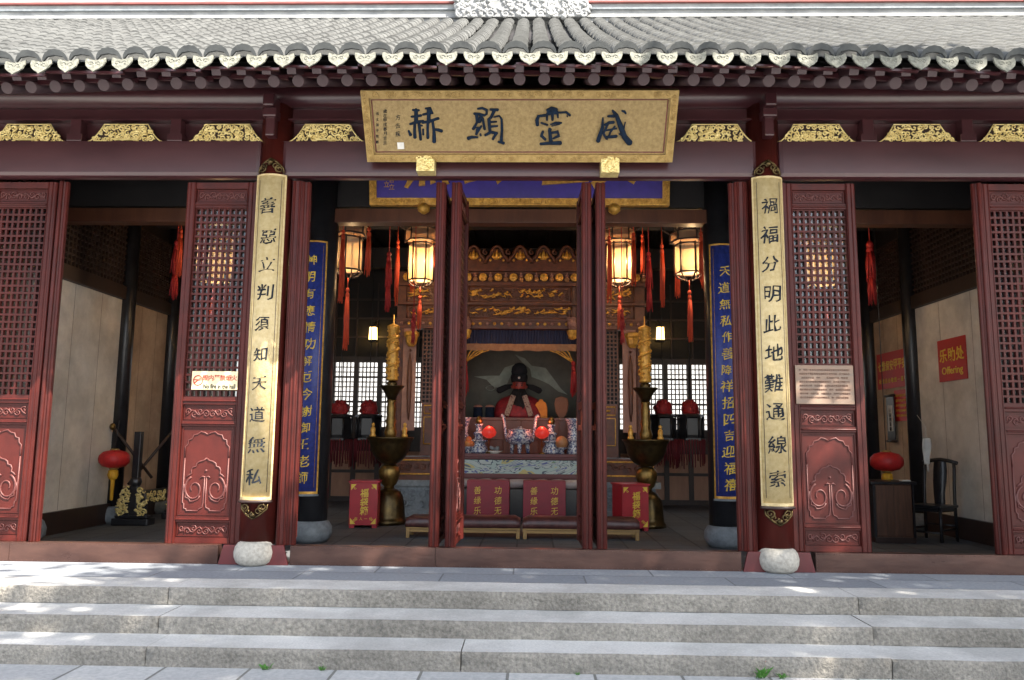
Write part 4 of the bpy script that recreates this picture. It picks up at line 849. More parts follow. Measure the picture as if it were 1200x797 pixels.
# --- kneeling benches
def bench(label, x0, x1):
    xm = (x0+x1)/2; t = thing('kneeling_bench', label, 'bench', (xm, 2.4, 0), 'low leather kneeling benches'); W = (x1-x0)/2-.01
    mb = MB(); n = 20
    prof = [(2.20, .14), (2.185, .17), (2.19, .235), (2.23, .275), (2.4, .29), (2.57, .275), (2.61, .235), (2.615, .17), (2.60, .14)]
    for i in range(n+1):
        u = -1+2*i/n; s_ = 1-.25*max(0, abs(u)-.93)/.07
        for y, z in prof: mb.v.append(Vector((xm+u*W, 2.4+(y-2.4)*(.97 if abs(u) > .98 else 1), .14+(z-.14)*s_+.006*noise.noise(Vector((u*6, y*4, x0))))))
    m_ = len(prof)
    for i in range(n):
        for j in range(m_-1): mb.face((i*m_+j, i*m_+m_+j, i*m_+m_+j+1, i*m_+j+1)[::-1], 0, True)
        mb.face((i*m_, i*m_+m_-1, i*m_+2*m_-1, i*m_+m_)[::-1], 0)
    mb.face(tuple(range(m_)), 0); mb.face(tuple(n*m_+j for j in range(m_-1, -1, -1)), 0); mb.build('cushion', 'leather', t)
    mb = MB(); mb.box(xm-W, xm+W, 2.21, 2.59, .115, .139); mb.box(xm-W+.05, xm+W-.05, 2.22, 2.25, .075, .11); mb.box(xm-W+.05, xm+W-.05, 2.55, 2.58, .075, .11); mb.build('rail', 'ochre', t, bevel=.004)
    for sx in (-1, 1):
        for y in (2.235, 2.565): mb = MB(); mb.cbox((xm+sx*(W-.03), y, .057), .05, .05, .114); mb.build('leg', 'ochre', t, bevel=.006)
bench('low brown leather kneeling bench on ochre legs, on the side of the no fire sign', -1.48, .045); bench('low brown leather kneeling bench on ochre legs, on the side of the offering desk', .055, 1.60)
# --- red chests before the altar
def chest(label, x0, x1):
    xm = (x0+x1)/2; t = thing('red_chest', label, 'chest', (xm, 4.0, 0), 'low red chests before the altar'); mb = MB(); mb.box(x0, x1, 3.98, 4.38, .03, .655, 0); mb.box(x0+.03, x1-.03, 4.0, 4.36, 0, .03); mb.build('body', 'redcrim', t, bevel=.006)
    f = flatfn(xm, 3.98, 0)
    for s_, u in (('善缘乐', -.16), ('功德无', .155)):
        mb = MB()
        for i, ch in enumerate(s_): write_char(mb, ch, u, .51-i*.155, .115, f, .004, .0, .03, seed=i)
        mb.build('gilt_lettering', 'yellow', t)
chest('low crimson chest with two columns of gilt writing, nearer the fuller donation box', -.815, -.16); chest('low crimson chest with two columns of gilt writing, nearer the half hidden donation box', .055, .71)
t = thing('bolster_table', 'low dark table padded with pale grey satin behind the red chests', 'table', (0, 4.6, 0)); mb = MB(); mb.box(-1.25, 1.2, 4.42, 4.58, .0, .50); mb.build('table_body', 'black', t)
mb = MB(); n = 30; mb.tube([(-1.25+2.45*i/n, 4.46, .585+.006*math.sin(i*1.7)) for i in range(n+1)], [.075+.006*math.sin(i*2.3) for i in range(n+1)], 12); mb.build('satin_bolster', 'satin', t)
# --- offering table
t = thing('offering_table', 'long maroon offering table with a blue and yellow enamel dragon band', 'table', (0, 4.95, 0))
mb = MB(); mb.box(-1.35, 1.32, 4.60, 5.30, 1.00, 1.055); mb.box(-1.33, 1.30, 4.62, 5.28, .965, .998); mb.build('table_top', 'jamb', t, bevel=.008)
mb = MB(); mb.box(-1.04, .955, 4.64, 4.68, .735, .955); mb.build('enamel_band', 'cloisonne', t)
mb = MB(); mb.box(-1.33, -1.042, 4.645, 4.70, .735, .962); mb.box(.957, 1.30, 4.645, 4.70, .735, .962); mb.box(-1.33, 1.30, 4.625, 4.70, .66, .733); mb.box(-1.33, 1.30, 4.66, 4.72, .56, .657); mb.build('apron', 'jamb', t, bevel=.005)
for x in (-1.28, 1.25):
    for y in (4.72, 5.22): mb = MB(); mb.cbox((x, y, .48), .09, .09, .96); mb.build('leg', 'jamb', t, bevel=.008)
TT = 1.056; Y0 = 4.88
# porcelain on the table
def xat(px, Y=4.88): return at(px, 520, Y=Y).x
t = thing('incense_burner', 'blue and white porcelain incense burner with two tall ears', 'censer', (xat(609), Y0, TT)); c = (xat(609), Y0, TT)
mb = MB(); mb.lathe([(.10, .145), (.19, .17), (.225, .24), (.225, .30), (.195, .36), (.19, .385), (.205, .40), (.17, .40), (.15, .37)], c, 28); mb.build('bowl', 'porcelain', t)
mb = MB(); mb.lathe([(.15, .385), (.10, .415), (.05, .43), (.03, .45)], c, 20); mb.build('lid', 'porcelain', t)
for sx in (-1, 1):
    mb = MB(); mb.tube([(c[0]+sx*.20, Y0, TT+.20), (c[0]+sx*.235, Y0, TT+.33), (c[0]+sx*.26, Y0, TT+.53), (c[0]+sx*.275, Y0, TT+.62), (c[0]+sx*.315, Y0, TT+.635)], [.03, .028, .026, .028, .03], 8); mb.build('ear', 'porcelain', t)
for a in (.5, 2.6, 4.71): mb = MB(); mb.tube([(c[0]+.14*math.cos(a), Y0+.14*math.sin(a), TT+.19), (c[0]+.16*math.cos(a), Y0+.16*math.sin(a), TT+.003)], [.045, .03], 8); mb.build('leg', 'porcelain', t)
def pagoda(label, px):
    x = xat(px); c = (x, Y0, TT); t = thing('porcelain_candlestick', label, 'candlestick', c, 'blue and white candlesticks')
    mb = MB(); mb.lathe([(.15, 0), (.165, .03), (.14, .10), (.10, .16), (.12, .19), (.155, .20), (.155, .215), (.09, .23)], c, 24); mb.build('base', 'porcelain', t)
    mb = MB(); mb.lathe([(.085, .23), (.07, .27), (.085, .31), (.10, .33), (.095, .345), (.055, .36), (.05, .43), (.06, .46), (.075, .48), (.05, .49)], c, 20); mb.build('stem', 'porcelain', t)
    mb = MB(); mb.lathe([(.045, .49), (.06, .53), (.045, .58), (.02, .62)], c, 14); mb.build('candle', 'brass', t)
pagoda('blue and white candlestick by the red lotus lamp, nearer the fruit dish', 561); pagoda('blue and white candlestick by the red lotus lamp, nearer the tan gourd dish', 646)
def beaker(label, px):
    x = xat(px); c = (x, Y0, TT); t = tag(None or (lambda mb: (mb.lathe([(.105, 0), (.115, .02), (.10, .10), (.085, .17), (.10, .22), (.105, .28), (.09, .34), (.095, .45), (.12, .54), (.15, .595), (.14, .595), (.09, .5), (.05, .4)], c, 26), mb.build('beaker_vase', 'porcelain', org=c))[1])(MB()), label, 'vase', 'tall blue and white vases')
beaker('tall flared blue and white vase at the table end nearer the no fire sign', 542); beaker('tall flared blue and white vase at the open end of the enamel band', 672)
def lotus(label, px):
    x = xat(px, 4.75); c = (x, 4.75, TT); t = thing('lotus_lamp', label, 'lamp', c, 'red lotus lamps on brass rods'); mb = MB(); mb.lathe([(.06, 0), (.05, .02), (.012, .03), (.01, .26)], c, 12); mb.build('rod', 'brass', t)
    mb = MB(); mb.lathe([(.03, .25), (.095, .29), (.112, .345), (.09, .40), (.05, .435), (.01, .45)], c, 20, 0, ripple=.09, nr=8); mb.build('lotus_shade', 'redglow', t); lb = bpy.data.lights.new('lotus_bulb', 'POINT'); lb.energy = 1.0; lb.color = (1, .22, .12); lb.shadow_soft_size = .04; lo = bpy.data.objects.new('lotus_bulb', lb); col.objects.link(lo); lo.parent = t; lo.location = (0, -.02, .52)
lotus('glowing red lotus lamp between the incense burner and the fruit dish', 573); lotus('glowing red lotus lamp between the incense burner and the tan gourd dish', 635)
def dish(label, px, m_, n, r, cat='fruit dish'):
    x = xat(px, 4.78); c = Vector((x, 4.78, TT)); t = thing('fruit_dish', label, cat, c, 'dishes of offerings'); mb = MB(); mb.lathe([(.05, 0), (.045, .07), (.10, .095), (.115, .11), (.09, .108), (.01, .09)], c, 18); mb.build('dish', 'porcelain', t)
    pos = [(0, 0, .11)] if n == 1 else [(.05, 0, .11), (-.05, .01, .11), (0, -.04, .11), (0, .02, .18)]
    for q in pos: mb = MB(); mb.ball(c+Vector(q)+Vector((0, 0, r*.75)), r, 0, 12, 8, sz=1.05); mb.build('fruit', m_, t)
dish('small dish piled with red fruit beside the blue and white candlestick', 549, 'fruit', 4, .055); dish('small dish with one big tan round fruit', 658, 'gourd', 1, .105)
x = xat(580, 4.72); t = thing('offering_plate', 'low white plate of small offerings in front of the red lotus lamp', 'plate', (x, 4.72, TT)); mb = MB(); mb.lathe([(.07, 0), (.08, .02), (.135, .045), (.125, .045), (.02, .025)], (x, 4.72, TT), 20); mb.build('plate', 'paper', t)
mb = MB(); rr = random.Random(6)
for k in range(9): mb.ball((x+rr.uniform(-.08, .08), 4.72+rr.uniform(-.06, .06), TT+.055+rr.uniform(0, .05)), .03, 0, 8, 5)
mb.build('sweets', 'stonegrey', t)
# --- carved shrine
sh = thing('carved_shrine', 'big carved and gilded wooden shrine framing the deity under a dark curtain', 'shrine', (0, 5.2, 0)); YS = 5.2
for x in (-2.11, 2.04, -1.10, 1.05):
    mb = MB(); mb.box(x-.085, x+.085, YS-.02, YS+.15, .95, 3.30 if abs(x) > 1.5 else 4.3); mb.tube([(x-.05, YS-.02, .95), (x-.05, YS-.02, 3.3)], .015, 6); mb.tube([(x+.05, YS-.02, .95), (x+.05, YS-.02, 3.3)], .015, 6); mb.build('post', 'rosewood', sh, bevel=.006)
mb = MB()
for z0, z1, dy, hw in ((4.22, 4.30, -.05, 1.95), (4.30, 4.36, -.02, 1.9), (3.96, 4.02, -.03, 2.2), (3.62, 3.665, -.03, 2.2), (3.335, 3.375, -.04, 2.2), (3.195, 3.235, -.05, 2.2)): mb.box(-.03-hw, -.03+hw, YS+dy, YS+.12, z0, z1)
mb.box(-2.2, 2.15, YS+.05, YS+.12, 3.24, 4.22); ent = mb.build('entablature', 'rosewood', sh, bevel=.006)
f = flatfn(0, YS+.0, 0); rr = random.Random(21)
for u0, u1, v0, v1 in ((-.93, .86, 3.675, 3.95), (-.93, .86, 3.385, 3.61), (-2.02, -1.17, 3.385, 3.61), (1.12, 1.95, 3.385, 3.61), (-2.02, -1.17, 3.675, 3.95), (1.12, 1.95, 3.675, 3.95)):
    mb = MB(); mb.box(u0, u1, YS+.01, YS+.05, v0, v1, 0)
    for a, b in (((u0, v0), (u1, v0)), ((u0, v1), (u1, v1)), ((u0, v0), (u0, v1)), ((u1, v0), (u1, v1))): mb.tube([f(*a, .0), f(*b, .0)], .014, 6, 0)
    scrollwork(mb, f, u0+.04, u1-.04, v0+.03, v1-.03, .09, .011, rr, 2, None, .0)
    g = lambda u, v, w_: f(u, v, w_)
    for k in range(int((u1-u0)*20)):
        u, v = rr.uniform(u0+.06, u1-.06), rr.uniform(v0+.06, v1-.06); a = rr.uniform(-.5, .5); L = rr.uniform(.03, .10)
        mb.tube([g(u-L*math.cos(a), v-L*math.sin(a)+.02, .01), g(u-L*.3, v, .02), g(u+L*.3, v+.015, .022), g(u+L*math.cos(a), v+L*math.sin(a), .01)], [.005, rr.uniform(.010, .022), rr.uniform(.012, .024), .004], 6, 1)
        if rr.random() < .6: mb.ball(g(u+L*.5, v+.03, .02), .022, 1, 7, 4)
    mb.build('relief_panel', ['rosewood', 'goldin', 'brown'], ent)
for i in range(16):       # gilded bosses with small buds between
    x = -2.05+i*.268+.02
    if x > 2.05: continue
    mb = MB(); c_ = f(x, 4.115, .0); mb.lathe([(.070, -.02), (.074, 0), (.060, .018), (.052, .012), (.04, .022), (.02, .03), (.005, .032)], (0, 0, 0), 12, 0)
    for k in range(len(mb.v)): v_ = mb.v[k]; mb.v[k] = Vector((c_.x+v_.x, c_.y-.02-v_.z, c_.z+v_.y))
    for k in range(8): mb.ball(f(x+.060*math.cos(k*.785), 4.115+.060*math.sin(k*.785), .03), .014, 0, 6, 4)
    mb.build('gilt_boss', 'goldin', sh)
    mb = MB(); mb.ball(f(x+.134, 4.075, .03), .045, 0, 9, 6); mb.ball(f(x+.134, 4.14, .03), .032, 1, 8, 5); mb.ball(f(x+.134, 4.185, .03), .02, 1, 8, 5); mb.build('carved_bud', ['gourd', 'pinkflower'], sh)
mb = MB()                  # cresting of trefoil arches
for i in range(9):
    x = -1.68+i*.41
    g = lambda u, v, w_: f(x+u, 4.37+v, w_)
    mb.tube([g(-.19, .02, 0), g(-.17, .11, 0), g(-.12, .14, 0), g(-.10, .22, 0), g(-.05, .29, 0), g(0, .31, 0), g(.05, .29, 0), g(.10, .22, 0), g(.12, .14, 0), g(.17, .11, 0), g(.19, .02, 0)], .026, 8)
    spiral(mb, g, .205, .20, .055, 1.1, .018, 1.57, 1); spiral(mb, g, .205, .06, .05, 1.1, .016, 0, -1)
    mb.prism([(-.18, 0), (.18, 0), (.14, .13), (.06, .26), (-.06, .26), (-.14, .13)], g, -.04, -.02)
mb.build('cresting', 'rosewood', sh)
for i in range(9):
    x = -1.68+i*.41; mb = MB(); g = lambda u, v, w_: f(x+u, 4.37+v, w_)
    mb.tube([g(0, .06, .02), g(0, .14, .03), g(0, .24, .02)], [.05, .04, .006], 8)
    for s2 in (-1, 1): mb.tube([g(s2*.02, .08, .02), g(s2*.07, .12, .02), g(s2*.05, .19, .02)], [.03, .028, .006], 6); mb.ball(g(s2*.115, .05, .02), .025, 0, 7, 5)
    mb.build('gilt_flame', 'goldin', sh)
mb = MB(); mb.box(-2.2, 2.15, YS-.03, YS+.04, 3.237, 3.333, 0)
for i in range(34):
    x = -2.1+i*.125; mb.ball(f(x, 3.285, .03), .03, 1+(i % 3 != 0), 8, 5); spiral(mb, f, x+.06, 3.285, .03, 1, .008, i, 1, 0, 4, .03)
mb.build('flower_band', ['rosewood', 'pinkflower', 'goldin'], sh)
for px in (546, 671):
    x = at(px, 385, Y=YS-.12).x; mb = MB(); g = lambda u, v, w_: Vector((x+u, YS-.13-w_, v))
    for k in range(14): mb.ball(g(.07*math.cos(k*.9)*(k % 3)/2, 3.28+.08*math.sin(k*1.3), 0), .045, 0, 8, 5)
    mb.ball(g(0, 3.28, 0), .1, 0, 10, 7); mb.lathe([(.10, 3.16), (.10, 3.13), (.075, 3.06), (.08, 3.03), (.03, 3.0)], (x, YS-.13, 0), 8, 1, False); mb.build('hanging_flower', ['pinkflower', 'goldin'], sh)
mb = MB(); n = 160                     # pleated curtain and its valance
for i in range(n+1):
    u = -1.03+2.02*i/n; y = YS+.16+.035*math.sin(i*1.55)+.012*math.sin(i*.41); mb.v += [Vector((u, y, 2.93)), Vector((u, y-.01, 3.2))]
for i in range(n): mb.face((2*i, 2*i+2, 2*i+3, 2*i+1), 0, True)
mb.build('curtain', 'navy', sh)
mb = MB(); n = 40
for i in range(n+1):
    u = -1.03+2.02*i/n; y = YS+.10+.012*math.sin(i*1.1); mb.v += [Vector((u, y, 2.83+.008*math.sin(i*.9))), Vector((u, y-.01, 2.95))]
for i in range(n): mb.face((2*i, 2*i+2, 2*i+3, 2*i+1), 0, True)
mb.build('valance', 'valance', sh)
for s2, px in ((-1, 545), (1, 672)):
    mb = MB(); x = at(px, 440, Y=YS+.08).x
    for k in range(4): mb.tube([(x, YS+.08, 2.62), (x-s2*(.08+.07*k), YS+.08, 2.80-.0*k), (x-s2*(.11+.10*k), YS+.08, 2.83)], .011, 5, 0)
    mb.build('bead_string', 'goldin', sh)
    mb = MB(); tassel(mb, x, YS+.07, 2.64, .62, .05); mb.build('tassel', 'redcloth', sh)
mb = MB(); mb.box(-1.15, 1.1, 6.9, 6.95, 1.6, 3.3, 0); fm = flatfn(0, 6.9, 0)
for pts in ([(-.95, 2.50), (-.70, 2.44), (-.60, 2.33), (-.45, 2.27), (-.30, 2.36), (-.20, 2.58), (-.10, 2.66), (-.15, 2.75), (-.35, 2.68), (-.45, 2.52), (-.62, 2.52)], [(-.15, 2.94), (.05, 2.86), (.18, 2.72), (.45, 2.68), (.55, 2.55), (.75, 2.28), (.88, 2.16), (.70, 2.22), (.52, 2.36), (.35, 2.44), (.18, 2.5), (.15, 2.66), (.0, 2.78)]):
    mb.prism(pts, fm, .001, .006, 1)
mb.tube([fm(-.62+.09*math.cos(a*.5236), 2.28+.05*math.sin(a*.5236), .006) for a in range(13)], .01, 5, 1)
mb.build('mural', ['mural', 'cloud'], sh)
for s2 in (-1, 1):
    x0, x1 = sorted((-.03+s2*1.09, -.03+s2*2.06)); mb = MB(); mb.box(*sorted((-.03+s2*1.09, -.03+s2*1.11)), YS+.15, 6.9, 1.0, 4.2); mb.build('side_board', 'soot', sh)
    mb = MB(); xa, xb = sorted((-.03+s2*1.17, -.03+s2*1.70)); mb.box(xa, xb, YS+.11, YS+.13, 1.9, 3.19, 1)
    for k in range(9): xx = xa+(xb-xa)*k/8; mb.box(xx-.012, xx+.012, YS+.06, YS+.10, 1.9, 3.19)
    for k in range(19): zz = 1.9+1.29*k/18; mb.box(xa, xb, YS+.055, YS+.095, zz-.012, zz+.012)
    mb.build('lattice', ['brown', 'soot'], sh)
    mb = MB(); mb.box(xa, xb, YS+.05, YS+.12, 1.0, 1.89, 0); ff = flatfn(0, YS+.05, 0)
    for v0, v1 in ((1.72, 1.86), (1.2, 1.66)):
        P_ = [ff(xa+.05, v0, .004), ff(xb-.05, v0, .004), ff(xb-.05, v1, .004), ff(xa+.05, v1, .004), ff(xa+.05, v0, .004)]; mb.tube(P_, .012, 5, 1)
    mb.tube([ff(xa+.14, 1.79, .006), ff(xb-.14, 1.79, .006)], .018, 5, 1); mb.build('side_panel', ['rosewood', 'goldin'], sh)
    mb = MB(); xc = -.03+s2*1.90; mb.box(xc-.13, xc+.10, YS-.06, YS-.025, 1.42, 3.19, 0); mb.build('side_plaque', 'pinkboard', sh, bevel=.006)
    mb = MB(); mb.tube([(xc, YS-.09, 2.75), (xc, YS-.09, 2.6), (xc, YS-.09, 2.3), (xc, YS-.09, 1.75), (xc, YS-.09, 1.6)], [.006, .03, .045, .03, .006], 8); mb.ball((xc, YS-.09, 2.8), .025); mb.build('spindle_tassel', 'brown', sh)
    mb = MB(); mb.lathe([(.05, 2.86), (.09, 2.92), (.11, 3.02), (.13, 3.05), (.13, 3.10), (.10, 3.12)], (xc+.03, YS-.16, 0), 8, 0, False); mb.build('gilt_pendant', 'goldin', sh)
mb = MB(); mb.box(-2.3, 2.25, 4.95, 6.0, .60, .98); ff = flatfn(0, 4.95, 0)
for s2 in (-1, 1):
    for v in (.70, .93): mb.tube([ff(-.03+s2*2.1, v, .0), ff(-.03+s2*1.25, v, 0)], .014, 6, 1)
    mb.tube([ff(-.03+s2*2.1, .70, 0), ff(-.03+s2*2.24, .76, 0), ff(-.03+s2*2.24, .87, 0), ff(-.03+s2*2.1, .93, 0)], .014, 6, 1)
    scrollwork(mb, ff, *sorted((-.03+s2*2.15, -.03+s2*1.3)), .74, .9, .12, .014, rr, 0)
mb.build('plinth', ['rosewood', 'goldin'], sh, bevel=.01)
mb = MB(); mb.box(-2.4, 2.35, 4.9, 6.1, 0, .12); mb.box(-2.3, 2.25, 4.98, 6.05, .12, .5); mb.box(-2.38, 2.33, 4.92, 6.08, .5, .6); scrollwork(mb, flatfn(0, 4.98, 0), -2.2, 2.2, .15, .47, .16, .02, rr, 0, lambda u, v: abs(u) > 1.2); mb.build('stone_base', 'stonegrey', sh, bevel=.015)
mb = MB(); mb.box(-1.1, 1.05, 5.55, 6.9, .98, 1.655)
for x in (-.7, -.32, .0, .3, .66): mb.box(x-.012, x+.012, 5.535, 5.55, 1.1, 1.62)
mb.box(-1.1, 1.05, 5.52, 5.6, 1.62, 1.67); mb.box(-1.1, 1.05, 5.52, 5.6, 1.28, 1.32); mb.build('seat_platform', 'brown', sh, bevel=.006)
# --- the deity
SX, SY, SZ = -.05, 6.1, 1.672
st = thing('deity_statue', 'seated deity statue in crimson robe with red face, long black beard and winged hat', 'statue', (SX, SY, SZ))
mb = MB(); rings = [(.50, .32, 0, 0), (.49, .32, .07, 0), (.46, .30, .15, 0), (.43, .27, .23, 0), (.39, .24, .30, 0), (.31, .20, .365, 0), (.18, .14, .415, 0), (.085, .085, .44, 1), (.08, .09, .47, 1), (.105, .12, .51, 1), (.125, .14, .57, 1), (.125, .14, .64, 1), (.12, .135, .70, 1), (.09, .10, .76, 1), (.02, .02, .79, 1)]
n = 24
for rx, ry, z, m_ in rings:
    for i in range(n):
        a = 2*math.pi*i/n; fold = 1+(.05*math.sin(a*7+z*9) if m_ == 0 else 0); nose = .035 if (m_ == 1 and abs(z-.57) < .04 and i == 18) else 0
        mb.v.append(Vector((SX+rx*fold*math.cos(a), SY+ry*fold*math.sin(a)-nose, SZ+z)))
for j in range(len(rings)-1):
    for i in range(n): mb.face((j*n+i, j*n+(i+1) % n, (j+1)*n+(i+1) % n, (j+1)*n+i), rings[j+1][3], True)
mb.face(tuple(range(n-1, -1, -1)), 0); mb.face(tuple(range((len(rings)-1)*n, len(rings)*n)), 1)
for s2 in (-1, 1):
    mb.ball((SX+s2*.05, SY-.128, SZ+.60), .017, 2, 8, 5); mb.tube([(SX+s2*.02, SY-.135, SZ+.635), (SX+s2*.085, SY-.12, SZ+.645)], .008, 5, 2); mb.ball((SX+s2*.125, SY, SZ+.58), .03, 1, 8, 5)
mb.build('body', ['robe', 'face', 'black'], st)
mb = MB(); mb.lathe([(.14, .66), (.15, .70), (.155, .76), (.15, .80)], (SX, SY, SZ), 20); mb.lathe([(.13, .78), (.15, .86), (.135, .95), (.08, 1.01), (.02, 1.03)], (SX, SY+.03, SZ), 20); mb.ball((SX, SY-.155, SZ+.735), .022, 1); mb.build('hat', ['felt', 'paper'], st)
for s2 in (-1, 1): mb = MB(); mb.tube([(SX+s2*.13, SY+.05, SZ+.60), (SX+s2*.24, SY+.04, SZ+.575), (SX+s2*.38, SY+.03, SZ+.51), (SX+s2*.41, SY+.03, SZ+.49)], [.035, .055, .06, .03], 10, flat=(Vector((0, 1, 0)), .3)); mb.build('hat_wing', 'felt', st)
mb = MB()
for k in range(9): u = (k-4)*.022; mb.tube([(SX+u, SY-.12, SZ+.53), (SX+u*1.5, SY-.17, SZ+.42), (SX+u*1.2, SY-.25, SZ+.25), (SX+u*.6, SY-.29, SZ+.10)], [.018, .024, .02, .004], 6)
mb.build('beard', 'felt', st)
for s2 in (-1, 1):
    mb = MB(); A, B = Vector((SX+s2*.10, SY-.215, SZ+.40)), Vector((SX+s2*.22, SY-.350, SZ+.03)); d = (B-A); s_ = d.cross(Vector((0, -1, .3))).normalized()*.046; o_ = Vector((0, -.022, .01))
    mb.add([A-s_, A+s_, B+s_, B-s_, A-s_+o_, A+s_+o_, B+s_+o_, B-s_+o_], [(0, 1, 2, 3), (4, 5, 6, 7), (0, 4, 5, 1), (1, 5, 6, 2), (2, 6, 7, 3), (3, 7, 4, 0)]); mb.build('lapel', 'lapel', st)
# offerings beside the deity
x = at(634, 485, Y=5.9).x; mb = MB(); fo = flatfn(x, 5.9, 1.672); mb.prism([(-.12, 0), (.12, 0), (.115, .20), (.09, .28), (.04, .31), (.03, .345), (-.03, .345), (-.04, .31), (-.09, .28), (-.115, .20)], fo, -.09, .0); tag(mb.build('cloth_tablet', 'orange', org=(x, 5.9, 1.672), bevel=.015), 'bright orange cloth covered tablet beside the deity', 'tablet')
x = at(658, 485, Y=6.0).x; mb = MB(); fo = flatfn(x, 6.0, 1.672); mb.prism([(-.04, 0), (.04, 0), (.10, .10), (.13, .26), (.11, .37), (0, .41), (-.11, .37), (-.13, .26), (-.10, .10)], fo, -.05, .0); tag(mb.build('fan', 'fan', org=(x, 6.0, 1.672), bevel=.01), 'brown leaf shaped fan standing beside the orange tablet', 'fan')
for px, lab in ((560, 'dark blue drum jar with pale rim, farther from the deity'), (574, 'dark blue drum jar with pale rim, right at the robe of the deity')):
    x = at(px, 485, Y=5.85).x; t = thing('jar', lab, 'jar', (x, 5.85, 1.672), 'dark blue jars'); mb = MB(); mb.lathe([(.075, 0), (.085, .02), (.08, .17), (.085, .19)], (x, 5.85, 1.672), 16); mb.build('jar_body', 'ink', t); mb = MB(); mb.lathe([(.086, .19), (.088, .20), (.06, .225), (.02, .235)], (x, 5.85, 1.672), 16); mb.build('lid', 'pinkboard', t)

# =================================================================== the side bays
# --- carved black rack with crossed poles
t = thing('weapon_rack', 'black rack on gilded lion feet holding crossed poles against the wall', 'rack', (-5.55, 3.2, 0))
def rack_foot(x, y, s):
    mb = MB(); mb.box(x-.27*s, x+.27*s, y-.12, y+.12, .0, .10); mb.box(x-.24*s, x+.24*s, y-.09, y+.09, .10, .14); foot = mb.build('foot', 'black', t, bevel=.02)
    mb = MB(); mb.box(x-.05*s, x+.05*s, y-.05, y+.05, .14, 1.35 if s == 1 else 1.2); mb.ball((x, y, .62), .09, 0, 8, 6); mb.build('upright', 'black', t, bevel=.008)
    mb = MB(); rr = random.Random(int(x*100)); g = lambda u, v, w_: Vector((x+u*s, y-.06-w_, .14+v))
    ins = lambda u, v: .05 < abs(u) < .23-.42*max(0, v-.18)**1.1
    blobs(mb, g, -.23, .23, 0, .42, 110, .022, rr, 0, ins)
    for s2 in (-1, 1):
        for (u, v, r_) in ((.17, .05, .05), (.12, .13, .055), (.18, .17, .04), (.10, .25, .05), (.10, .36, .045)): spiral(mb, g, s2*u, v, r_, 1.4, .014, 0, s2, 0, 6, .01)
        mb.prism([(s2*.05, 0), (s2*.22, 0), (s2*.21, .18), (s2*.13, .38), (s2*.06, .42)][::1 if s2 > 0 else -1], g, -.05, -.005, 1)
    mb.build('gilded_lion', ['goldbright', 'black'], foot)
rack_foot(-5.62, 3.25, 1.0); rack_foot(-5.33, 4.15, .95)
mb = MB(); mb.box(-5.66, -5.56, 3.3, 4.2, .28, .48); rr = random.Random(14); g = lambda u, v, w_: Vector((-5.56+w_, u, v)); scrollwork(mb, g, 3.35, 4.1, .30, .46, .1, .012, rr, 1, None, .0); mb.build('rail', ['black', 'goldbright'], t)
for a, b, tipm in (((132, 500), (178, 560), 1), ((205, 502), (150, 568), 0)):
    A, B = at(*a, Y=3.35 if tipm else 3.9), at(*b, Y=3.7 if tipm else 3.6); mb = MB(); mb.tube([A, B], .022, 8); pole = mb.build('pole', 'darkwood', t)
    mb = MB(); mb.ball(A, .045, 0, 10, 6, sz=1.2); mb.build('pole_knob', 'brass' if tipm else 'darkwood', pole)
# --- desk
t = thing('desk', 'walnut brown desk cabinet with dark top standing in the offering bay', 'desk', (4.92, 2.6, 0)); x0, x1, y0, y1 = 4.68, 5.20, 2.32, 2.95
mb = MB(); mb.box(x0+.02, x1-.02, y0+.02, y1-.02, .04, .75); mb.build('body', 'cabinetwood', t, bevel=.006)
mb = MB(); mb.box(x0-.04, x1+.04, y0-.02, y1+.03, .752, .79); mb.build('desk_top', 'black', t, bevel=.006)
mb = MB(); mb.box(x0, x1, y0-.0, y1, 0, .07); mb.build('plinth', 'darkwood', t, bevel=.005)
for xa, xb in ((x0-.012, x0+.018), (x1-.018, x1+.004)): mb = MB(); mb.box(xa, xb, y0, y1, .07, .75); mb.build('side_board', 'black', t)
for a, b in ((x0+.03, (x0+x1)/2-.004), ((x0+x1)/2+.004, x1-.03)):
    mb = MB(); mb.box(a, b, y0+.008, y0+.019, .09, .735); mb.build('door', 'cabinetwood', t, bevel=.004)
mb = MB(); mb.box(5.08, 5.19, 2.36, 2.46, .792, .81); tag(mb.build('card_holder', 'paper', org=(5.13, 2.41, .792), bevel=.004), 'small white card lying at the front edge of the walnut desk', 'card')
# --- chair
t = thing('armless_chair', 'black wooden chair with slatted curved back beside the walnut desk', 'chair', (0, 0, 0))
mb = MB(); mb.box(-.24, .24, -.22, .22, .44, .475); mb.box(-.21, .21, -.19, .19, .39, .438); mb.build('seat', 'black', t, bevel=.012)
for sx in (-1, 1):
    mb = MB(); mb.tube([(sx*.21, -.19, 0), (sx*.205, -.185, .44)], .022, 8); mb.build('leg', 'black', t)
    mb = MB(); mb.tube([(sx*.21, .19, 0), (sx*.205, .19, .46), (sx*.205, .20, .7), (sx*.20, .235, .95), (sx*.19, .25, 1.04)], .022, 8); mb.build('leg', 'black', t)
mb = MB(); mb.tube([(-.235, .25, 1.03), (-.12, .258, 1.06), (0, .26, 1.075), (.12, .258, 1.06), (.235, .25, 1.03)], .026, 8); mb.build('top_rail', 'black', t)
mb = MB()
prof = [(.475, .2), (.62, .195), (.78, .225), (.92, .25), (1.05, .26)]
